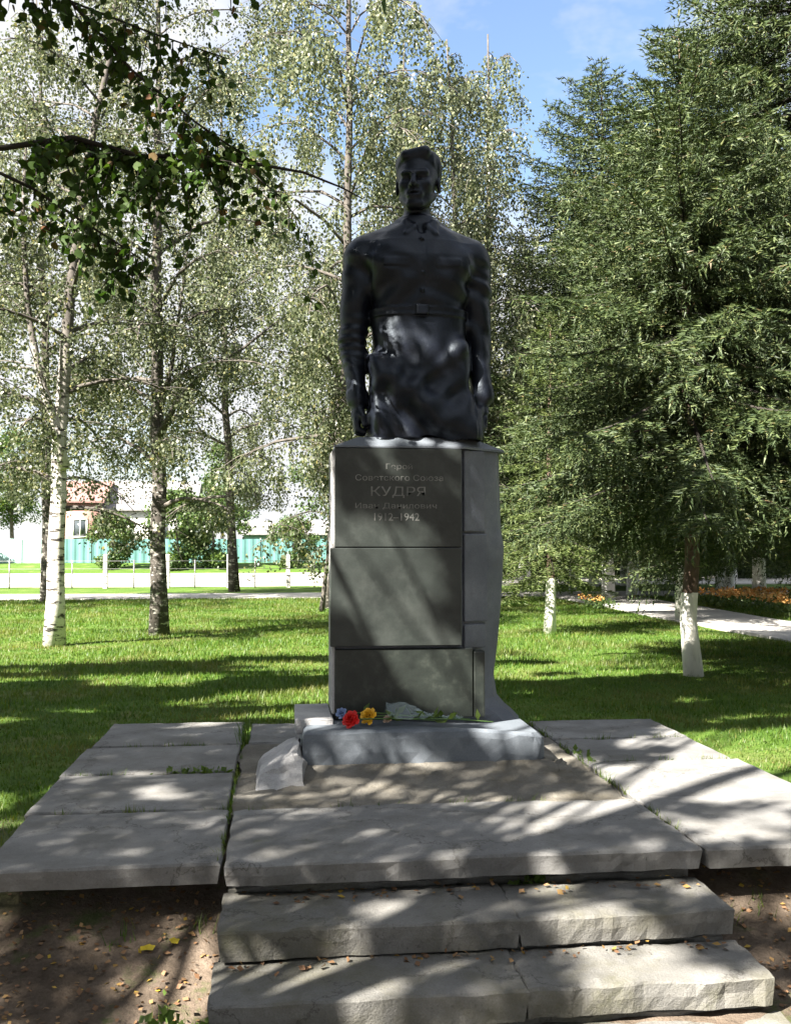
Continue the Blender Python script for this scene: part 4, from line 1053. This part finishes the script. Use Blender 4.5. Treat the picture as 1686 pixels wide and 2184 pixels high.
tuft('weed', -0.40, 3.75, -0.46, 40, 0.16, (0.07, 0.07), 'leafy weed in the soil beside the left end of the lower step', leafy=True)
tuft('weed', 1.99, 6.45, -0.03, 18, 0.05, (0.03, 0.10), 'small weed clump at the right end of the plinth skirt', leafy=True)
tuft('weed', 1.15, 4.50, -0.17, 16, 0.06, (0.05, 0.02), 'tiny weed under the edge of the platform above the upper step', leafy=True)
# moss and blades in the joints of the paving
jx, jy = [], []
for x0, x1, y in ((-1.3, -0.3, 5.38), (-1.3, -0.3, 6.255), (-1.3, -0.3, 7.105), (1.98, 2.9, 6.26), (1.98, 2.9, 7.01), (-0.2, 1.9, 5.34)):
    for k in range(9): c = rng.integers(4, 14); x = rng.uniform(x0, x1); jx.append(x + rng.normal(size=c)*0.03); jy.append(np.full(c, y) + rng.normal(size=c)*0.006)
for x, y0, y1 in ((-0.275, 4.5, 7.9), (1.95, 4.5, 7.7)):
    for k in range(22): c = rng.integers(4, 16); y = rng.uniform(y0, y1); jy.append(y + rng.normal(size=c)*0.04); jx.append(np.full(c, x) + rng.normal(size=c)*0.006)
jx = np.concatenate(jx); jy = np.concatenate(jy); m_ = len(jx)
tag(obj('joint_grass', blades('joint_grass', jx, jy, 0.03 + 0.035*rng.random(m_), np.full(m_, 0.006), M['grass'], 0.8, np.full(m_, -0.02))), kind='stuff')
# litter
def litter(n, fx, fy, fz, size, name):
    X = fx(n); Y = fy(n); Z = fz(X, Y) + 0.004 + rng.random(n)*0.012
    A = unit(np.stack([rng.normal(size=n), rng.normal(size=n), rng.normal(size=n)*0.25], 1)); B = unit(np.cross(np.array([[0, 0, 1.]]) + rng.normal(size=(n, 3))*0.35, A))
    V, Fq = leaf_arrays(np.stack([X, Y, Z], 1), A, B, size*(0.6 + 0.8*rng.random(n)), 0.75)
    return tag(obj(name, mesh_data(name, V, Fq, M['litter'])), kind='stuff')
litter(3600, lambda n: np.where(rng.random(n) < .55, rng.uniform(-2.6, -0.28, n), rng.uniform(1.98, 4.0, n)), lambda n: rng.uniform(2.9, 4.75, n), ground_z, 0.026, 'fallen_leaves')
litter(150, lambda n: rng.uniform(-0.2, 1.9, n), lambda n: np.choose(rng.integers(0, 2, n), [4.13 + np.abs(rng.normal(size=n))*0.0 + rng.uniform(0.2, 0.36, n), 3.78 + rng.uniform(0.2, 0.32, n)]),
       lambda x, y: np.where(y > 4.2, -0.15, -0.288), 0.03, 'fallen_leaves')
for i, (x, y, lab) in enumerate(((-0.57, 4.36, 'bright yellow fallen leaf on the soil left of the upper step'), (-0.47, 4.39, 'smaller yellow fallen leaf close to the corner of the upper step'))):
    A = np.array([[0.8, 0.5, 0.2], [0.2, 0.9, 0.25], [-0.7, 0.5, 0.1]])[: 3 - i]; A = unit(A)
    V, Fq = leaf_arrays(np.zeros((len(A), 3)), A, unit(np.cross(np.array([[0.1, -0.5, 1.0]]), A)), np.full(len(A), 0.04), 0.9)
    ym = M.setdefault('yellow', m_plain('yellow leaf', (0.62, 0.47, 0.03), 0.6))
    o = obj('fallen_leaf', mesh_data('fallen_leaf', V, Fq, ym), None, (x, y, float(ground_z(x, y)) + 0.02)); tag(o, lab, 'leaf')

# ------------------------------------------------------------------ flowers laid on the plinth
M['red'] = m_plain('red petals', (0.62, 0.012, 0.01), 0.55); M['yel'] = m_plain('yellow petals', (0.75, 0.42, 0.02), 0.55); M['blu'] = m_plain('blue petals', (0.2, 0.28, 0.5), 0.6)
M['pink'] = m_plain('pale petals', (0.5, 0.36, 0.28), 0.6); M['stem'] = m_plain('flower stem', (0.07, 0.14, 0.035), 0.6)
def petals(m, r, n, seed):
    q = np.random.default_rng(seed); V = []; Qs = []; c = 0; T = []
    for i in range(n):
        a = i*2.399; f = i/n; el = R(85 - 95*f); rr = r*(0.45 + 0.55*f)
        d = np.array([math.cos(a)*math.cos(el), math.sin(a)*math.cos(el), math.sin(el)]); s = np.array([-math.sin(a), math.cos(a), 0]); up = np.cross(d, s)
        w = r*0.36
        P = [d*rr*0.1, d*rr*0.6 + s*w - up*0.1*r, d*rr*0.62 + up*0.16*r, d*rr*0.6 - s*w - up*0.1*r, d*rr + s*w*0.7, d*rr*1.08 + up*0.1*r + q.normal(size=3)*r*0.08, d*rr - s*w*0.7]
        V += P; T += [(c, c+1, c+2), (c, c+2, c+3)]; Qs += [(c+1, c+4, c+5, c+2), (c+2, c+5, c+6, c+3)]; c += 7
    return mesh_data('bloom', np.array(V), [np.array(Qs), np.array(T)], m)
def flower(x, y, z, head, tip, m, r, seed, label, leaves=6, n=26):
    o = empty('flower', (x, y, z), label, 'flower', None)
    hd_ = np.array(head); tp = np.array(tip)
    b = obj('bloom', petals(m, r, n, seed), o, tuple(hd_)); b.rotation_euler = (R(45), R(-38), 0)
    s = np.linspace(0, 1, 8)[:, None]; P = hd_ + (tp - hd_)*s + np.array([0, 0, 1])*np.sin(s*math.pi)*0.012; P[:, 2] = np.maximum(P[:, 2], 0.004)
    mb_ = MB(); mb_.tube(P, 0.0045, 6); obj('stem', mb_.data('stem', M['stem'], True), o)
    q = np.random.default_rng(seed + 50); C = P[q.integers(2, 7, leaves)]; A = unit(q.normal(size=(leaves, 3))*np.array([1, .8, .5]) + np.array([-0.4, 0, 0.5])); B = perp(A, q)
    V, Fq = leaf_arrays(C, A, B, 0.05 + 0.05*q.random(leaves), 0.4); obj('leaves', mesh_data('leaves', V, Fq, M['weed']), o)
    return o
pz = 0.262
flower(0.43, 6.26, pz, (0.0, -0.02, 0.045), (0.62, 0.03, 0.012), M['red'], 0.062, 1, 'red flower lying on the plinth in front of the granite', 7, 34)
flower(0.545, 6.29, pz, (0.0, 0.0, 0.055), (0.66, 0.02, 0.02), M['yel'], 0.058, 2, 'yellow flower lying beside the red one on the plinth', 8, 30)
flower(0.375, 6.33, pz, (0.0, 0.0, 0.07), (0.5, 0.05, 0.03), M['blu'], 0.04, 3, 'blue flower behind the red one at the left end of the plinth', 5, 24)
flower(0.665, 6.28, pz, (0.0, 0.0, 0.035), (0.68, -0.03, 0.01), M['pink'], 0.032, 4, 'small pale pink flower among the stems on the plinth', 9, 20)
# clear wrapping paper crumpled over the stems
def wrap():
    bm = bmesh.new(); bmesh.ops.create_grid(bm, x_segments=16, y_segments=8, size=0.5)
    q = np.random.default_rng(3)
    for v in bm.verts:
        x, y = v.co.x, v.co.y; w = 1 - 0.55*(x + 0.5)
        v.co = ((x + 0.5)*0.50, y*0.22*w, 0.012 + 0.105*w*max(0, math.cos(y*3.0))*math.exp(-((x + 0.32)/0.32)**2) + abs(q.normal())*0.012 + 0.02*w)
    m, t, b = mat('clear wrapping film'); b.inputs['Base Color'].default_value = (0.55, 0.68, 0.74, 1); b.inputs['Roughness'].default_value = 0.25; b.inputs['Alpha'].default_value = 0.2
    o = bm_obj('flower_wrapping', bm, m); o.location = (0.66, 6.33, pz); return tag(o, 'crumpled clear bluish wrapping film lying over the flower stems', 'wrapping')
wrap()

# ------------------------------------------------------------------ far side: wire fence, teal fence, houses, bushes
M['post'] = m_stone('pale concrete post', (0.5, 0.49, 0.47), (0.6, 0.59, 0.56), (0.68, 0.66, 0.63), 4, 0.9, 0.2, 0.004)
M['wire'] = m_plain('grey wire', (0.22, 0.22, 0.22), 0.5, 0.6)
M['teal'] = m_plain('teal painted sheet', (0.09, 0.21, 0.205), 0.5, 0.0, 0.18, 0.6)
M['teal_light'] = m_plain('pale turquoise sheet', (0.30, 0.46, 0.44), 0.5, 0.0, 0.1, 0.6)
wf = empty('wire_fence', (-4, 36.2, -0.11), 'low wire fence with white concrete posts along the road', 'fence')
px_ = [-14.9, -12.75, -10.6, -8.45, -6.29, -4.11, -1.94, 0.2, 2.4, 4.6]
pb = rounded_box(-0.075, 0.075, -0.075, 0.075, -0.1, 1.22, 0.02, 1); pme = None
for i, x in enumerate(px_):
    if i == 0: o = bm_obj('post', pb, M['post'], wf); pme = o.data
    else: o = obj('post', pme, wf)
    o.location = (x + 4, 0, 0)
mb = MB()
for x in np.arange(-13.9, 4, 2.15): mb.tube([(x + 4, 0.0, -0.05), (x + 4, 0.0, 1.02)], 0.025, 6)
obj('stake', mb.data('stake', M['wire']), wf)['kind'] = 'stuff'
mb = MB()
for z in (0.2, 0.45, 0.7, 0.98): mb.tube([(-11, -0.085, z), (8.7, -0.085, z)], 0.008, 4)
obj('wires', mb.data('wires', M['wire']), wf)['kind'] = 'stuff'
tf_ = empty('sheet_fence', (-10, 62, 0.4), 'long teal sheet metal fence beyond the road', 'fence')
def panel_bm(w, h):
    bm = bmesh.new(); n = 16; fr = []; bk = []
    for i in range(n + 1):
        x = w*i/n; y = 0.035*((i % 4) in (1, 2))
        fr.append((bm.verts.new((x, y, 0)), bm.verts.new((x, y, h)))); bk.append((bm.verts.new((x, y + 0.012, 0)), bm.verts.new((x, y + 0.012, h))))
    for i in range(n):
        bm.faces.new((fr[i][0], fr[i+1][0], fr[i+1][1], fr[i][1])); bm.faces.new((bk[i+1][0], bk[i][0], bk[i][1], bk[i+1][1]))
        bm.faces.new((fr[i][1], fr[i+1][1], bk[i+1][1], bk[i][1]))
    return bm
pan = {}
for i in range(22):
    x = -28 + i*2.05; mm = 'teal_light' if i < 7 or i in (17, 18) else 'teal'
    if mm not in pan: o = bm_obj('panel', panel_bm(2.0, 1.5), M[mm], tf_); pan[mm] = o.data
    else: o = obj('panel', pan[mm], tf_)
    o.location = (x + 10, 0, -0.05)
mb = MB()
for i in range(23): mb.box(-28 + i*2.05 - 0.06 + 10, -28 + i*2.05 + 10 - 0.0, 0.05, 0.12, -0.1, 1.52)
obj('posts', mb.data('posts', M['wire']), tf_)['kind'] = 'stuff'

M['brick'] = m_plain('red brick', (0.30, 0.17, 0.145), 0.9, 0.0, 0.2, 3); M['render'] = m_plain('white rendered wall', (0.72, 0.69, 0.66), 0.9, var=0.05)
M['roof'] = m_plain('dark red roof', (0.22, 0.12, 0.11), 0.8); M['roof_grey'] = m_plain('grey slate roof', (0.22, 0.21, 0.22), 0.8); M['pane'] = m_plain('window glass', (0.05, 0.06, 0.07), 0.1); M['green_wall'] = m_plain('green painted wall', (0.34, 0.55, 0.47), 0.8, var=0.08)
M['frame'] = m_plain('white window frame', (0.7, 0.7, 0.68), 0.6, var=0.03)
def house(name, x, y, w, d, h, rh, wallm, roofm, label, wins, sidem=None):
    o = empty(name, (x, y, 0.4), label, 'house')
    mb = MB(); mb.box(0, w, 0, d, -0.3, h); obj('wall', mb.data('wall', M[wallm]), o)
    bm = bmesh.new(); e = 0.35
    pts = [(-e, -e, h), (w+e, -e, h), (w+e, d+e, h), (-e, d+e, h), (-e, d/2, h + rh), (w+e, d/2, h + rh)]
    lo = [bm.verts.new(p) for p in pts]; hi = [bm.verts.new((p[0], p[1], p[2] + 0.14)) for p in pts]
    for f in ((0, 1, 5, 4), (2, 3, 4, 5)):
        bm.faces.new([hi[i] for i in f]); bm.faces.new([lo[i] for i in reversed(f)])
    for i, j in ((0, 1), (1, 5), (5, 2), (2, 3), (3, 4), (4, 0)): bm.faces.new((lo[i], lo[j], hi[j], hi[i]))
    bmesh.ops.recalc_face_normals(bm, faces=bm.faces[:]); rf = bm_obj('roof', bm, M[roofm], o)
    g = MB(); g.add([(0.0, 0, h), (0.0, d, h), (0.0, d/2, h + rh), (0.02, 0, h), (0.02, d, h), (0.02, d/2, h + rh), (w, 0, h), (w, d, h), (w, d/2, h + rh)], None, [(0, 1, 2), (3, 5, 4), (6, 8, 7)]); obj('gable', g.data('gable', M[sidem or wallm]), o)
    for (wx, wz, ww, wh) in wins:
        mb = MB(); mb.box(wx, wx + ww, -0.06, 0.02, wz, wz + 0.09); mb.box(wx, wx + ww, -0.06, 0.02, wz + wh - 0.09, wz + wh); mb.box(wx, wx + 0.09, -0.06, 0.02, wz + 0.09, wz + wh - 0.09); mb.box(wx + ww - 0.09, wx + ww, -0.06, 0.02, wz + 0.09, wz + wh - 0.09); mb.box(wx + ww/2 - 0.04, wx + ww/2 + 0.04, -0.055, 0.015, wz + 0.09, wz + wh - 0.09)
        f = obj('window', mb.data('window', M['frame']), o)
        mb = MB(); mb.box(wx + 0.09, wx + ww - 0.09, -0.025, 0.01, wz + 0.09, wz + wh - 0.09); obj('pane', mb.data('pane', M['pane']), f)
    return o, rf
hx = house('brick_house', -15.2, 70, 2.6, 7, 4.0, 1.6, 'brick', 'roof', 'red brick house wing with a dark red roof beyond the teal fence', [(0.8, 1.6, 1.0, 1.3)])
hy = house('white_house', -12.4, 71, 6.0, 7, 3.5, 2.2, 'render', 'roof_grey', 'white rendered house beside the red brick wing', [(0.8, 1.4, 1.1, 1.3), (3.4, 1.4, 1.1, 1.3)])
house('green_house', -2.6, 66, 7.5, 6, 1.75, 0.9, 'green_wall', 'roof_grey', 'low green house under a grey roof left of the pedestal', [(1.2, 0.6, 1.0, 0.9), (4.4, 0.6, 1.0, 0.9)])

def blob_tree(seed, Rr, H, zc, n, leaf, m, trunk=0.12, bark=None, nl=9, lobes=7):
    r = np.random.default_rng(seed); tb = MB()
    tb.tube(trunk_path((0, 0, 0), (r.normal()*0.15, r.normal()*0.15, zc + H*0.2), (0.05, 0, 0), 9, r), np.linspace(trunk, trunk*0.35, 9), 9)
    C = []
    for i in range(lobes*5):
        a = r.random()*6.283; q = math.sqrt(r.random()); zz = r.uniform(-1, 1); k = math.sqrt(max(0.05, 1 - zz*zz))
        c = np.array([math.cos(a)*Rr*q*k*0.8, math.sin(a)*Rr*q*k*0.8, zc + zz*H*0.42]); s = Rr*r.uniform(0.16, 0.36)
        m_ = int(n/(lobes*5)); p = c + unit(r.normal(size=(m_, 3)))*(r.random(m_)**0.5)[:, None]*s*np.array([1, 1, 0.8]); C.append(p)
        if i < nl: st = np.array([0, 0, zc*0.55 + 0.1*H*r.random()]); tb.tube([st, (st + c)/2 + np.array([0, 0, 0.1*H]), c], (trunk*0.4, trunk*0.25, 0.01), 5, False)
    C = np.concatenate(C); C = C[C[:, 2] > 0.02]; A = unit(r.normal(size=C.shape) + np.array([0, 0, -0.3])); V, Fq = leaf_arrays(C, A, perp(A, r), leaf*(0.6 + 0.8*r.random(len(C))), 0.8)
    return tb.data('trunk', bark or M['limb'], True), mesh_data('foliage', V, Fq, m)
bu = blob_tree(61, 1.9, 3.4, 1.6, 9000, 0.13, M['leaf_bush'], 0.05)
for x, y, sc, lab in ((-9.6, 57.5, 0.95, 'round green bush beside the road, left of the dark birch'), (-6.0, 57.3, 1.35, 'large green bush beside the road right of the dark birch'), (-4.0, 57.8, 1.25, 'green bush next to the large one, close to the green house'),
                      (-18.5, 60, 0.8, 'small bush before the pale turquoise fence'), (0.6, 57.6, 0.9, 'low bush just left of the pedestal beyond the road')):
    plant_tree('bush', (('stems', bu[0]), ('leaves', bu[1])), (x, y, 0.1), lab, 'bush', 'bushes along the teal fence', rng.random()*6, sc)
ft = blob_tree(62, 4.2, 9.0, 7.0, 11000, 0.2, M['leaf_bush'], 0.2)
for i, (x, y, sc, lab) in enumerate(((-34, 84, 1.2, 'big round tree far behind the pale fence at left'), (-21, 80, 0.9, 'round tree behind the fence left of the brick house'), (-5, 82, 0.85, 'round tree rising behind the white house'), (4, 80, 1.0, 'round tree far behind the green house'), (13, 78, 1.1, 'round tree far behind the weeping birches'))):
    plant_tree('round_tree', (('trunk', ft[0]), ('crown', ft[1])), (x, y, 0.3), lab, 'tree', 'trees behind the houses', rng.random()*6, sc)
# young tree hanging over the road left of the pedestal
yt = birch(71, 5.6, (0.3, 0), (0.1, 0, 0), 0.055, 1.0, 1.5, 18, 0.7, 0.08, 0.8, M['limb'], M['leaf_birch'], leaf_zmin=0.75)
plant_tree('young_tree', wood(*yt), (0.9, 23.0, -0.13), 'slender young tree with drooping twigs at the left edge of the pedestal')

# park trees with limewashed trunks, right
pt = blob_tree(81, 2.6, 5.5, 4.6, 9000, 0.15, M['leaf_wood'], 0.17, M['wash_far'])
pk = [(7.95, 32.3, 0.0, 'limewashed park tree right behind the small spruce'), (10.0, 33.4, 0.0, 'limewashed park tree with a forked foot left of the path'), (10.7, 29.4, 0.0, 'limewashed park tree standing in deep shade at the path bend'),
      (13.6, 29.0, 0.14, 'leaning limewashed park tree beyond the flower bed'), (14.4, 26.0, 0.0, 'park tree with a pale trunk at the right end of the flower bed'), (17.2, 34.0, 0.0, 'farther limewashed park tree at the right edge'),
      (13.0, 36.5, 0.05, 'slim limewashed park tree in the back row'), (6.9, 42.0, 0.0, 'back row park tree just right of the pedestal'), (10.8, 43.0, 0.0, 'back row park tree behind the path crossing'), (15.0, 44.0, 0.0, 'back row park tree in the dark wood'), (19.5, 41.0, 0.0, 'back row park tree farthest right')]
for x, y, ln, lab in pk:
    o = plant_tree('park_tree', (('trunk', pt[0]), ('crown', pt[1])), (x, y, -0.14), lab, 'tree', 'limewashed park trees', rng.random()*6, 0.9 + 0.25*rng.random()); o.rotation_euler[1] = -ln
for i, (x, y, sc) in enumerate(((-13, -9, 1.5), (-7.5, -11, 1.6), (-2.5, -8.5, 1.4), (2.5, -10.5, 1.6), (7, -8, 1.4), (12, -10, 1.6))):  # unseen row added to darken the surfaces that face the camera
    plant_tree('park_tree', (('trunk', pt[0]), ('crown', pt[1])), (x, y, -0.5), 'tree in the row added behind the viewer to block sky light, outside the picture', 'tree', 'trees added behind the viewer to block sky light', i*1.1, sc)
hg = blob_tree(91, 2.4, 4.6, 2.0, 9000, 0.2, M['leaf_wood'], 0.05, lobes=6)
for i, (x, y) in enumerate(((7, 49), (11, 50), (15, 49.5), (19, 50), (23, 49), (27, 51), (21, 44), (26, 42), (9.5, 46), (13, 46.5), (17, 46), (23, 46))):
    plant_tree('shrub', (('stems', hg[0]), ('leaves', hg[1])), (x, y, -0.2), 'dark shrub among the others in the far thicket behind the park trees', 'bush', 'thicket shrubs behind the park trees', i*1.3, 1.0 + 0.2*(i % 3))

# flower bed with orange marigolds and a kerb
M['orange'] = m_leaf('marigold petals', [(0.0, (0.55, 0.22, 0.06)), (0.6, (0.62, 0.34, 0.10)), (1.0, (0.62, 0.46, 0.2))], 0.2, 0.6, (1.2, 1.0, 0.6))
def bed(name, x0, x1, y0, y1, n, h, label):
    o = empty(name, ((x0+x1)/2, (y0+y1)/2, -0.11), label, 'flower bed'); cx, cy = (x0+x1)/2, (y0+y1)/2
    C = np.stack([rng.uniform(x0, x1, n) - cx, rng.uniform(y0, y1, n) - cy, h*(0.2 + 0.6*rng.random(n))], 1); A = unit(rng.normal(size=(n, 3)) + np.array([0, 0, 0.8])); V, Fq = leaf_arrays(C, A, perp(A), 0.07 + 0.05*rng.random(n), 0.5)
    lv_ = obj('leaves', mesh_data('leaves', V, Fq, M['leaf_bush']), o); lv_['kind'] = 'stuff'
    k = n//2; ci = rng.integers(0, k, k*6); B0_ = np.stack([rng.uniform(x0, x1, k) - cx, rng.uniform(y0, y1, k) - cy, h*(0.75 + 0.35*rng.random(k))], 1); keep_ = fnoise(B0_[:, 0]*0.9 + 3, B0_[:, 1]*0.7) > 0.36
    B0_ = B0_[keep_]; ci = rng.integers(0, len(B0_), len(B0_)*5); C = B0_[ci] + rng.normal(size=(len(ci), 3))*0.012; A = unit(rng.normal(size=C.shape)*np.array([1, 1, 0.4]) + np.array([0, 0, 0.25])); V, Fq = leaf_arrays(C, A, perp(A), np.full(len(C), 0.055), 0.9)
    f_ = obj('blooms', mesh_data('blooms', V, Fq, M['orange']), o); f_['kind'] = 'stuff'
    return o
bed('flower_bed', 10.25, 12.4, 16.5, 24.5, 2600, 0.42, 'bed of orange marigolds along the far side of the right path')
bed('flower_bed', 7.15, 7.75, 22.0, 23.6, 260, 0.3, 'small patch of brown and orange flowers on the near side of the path')
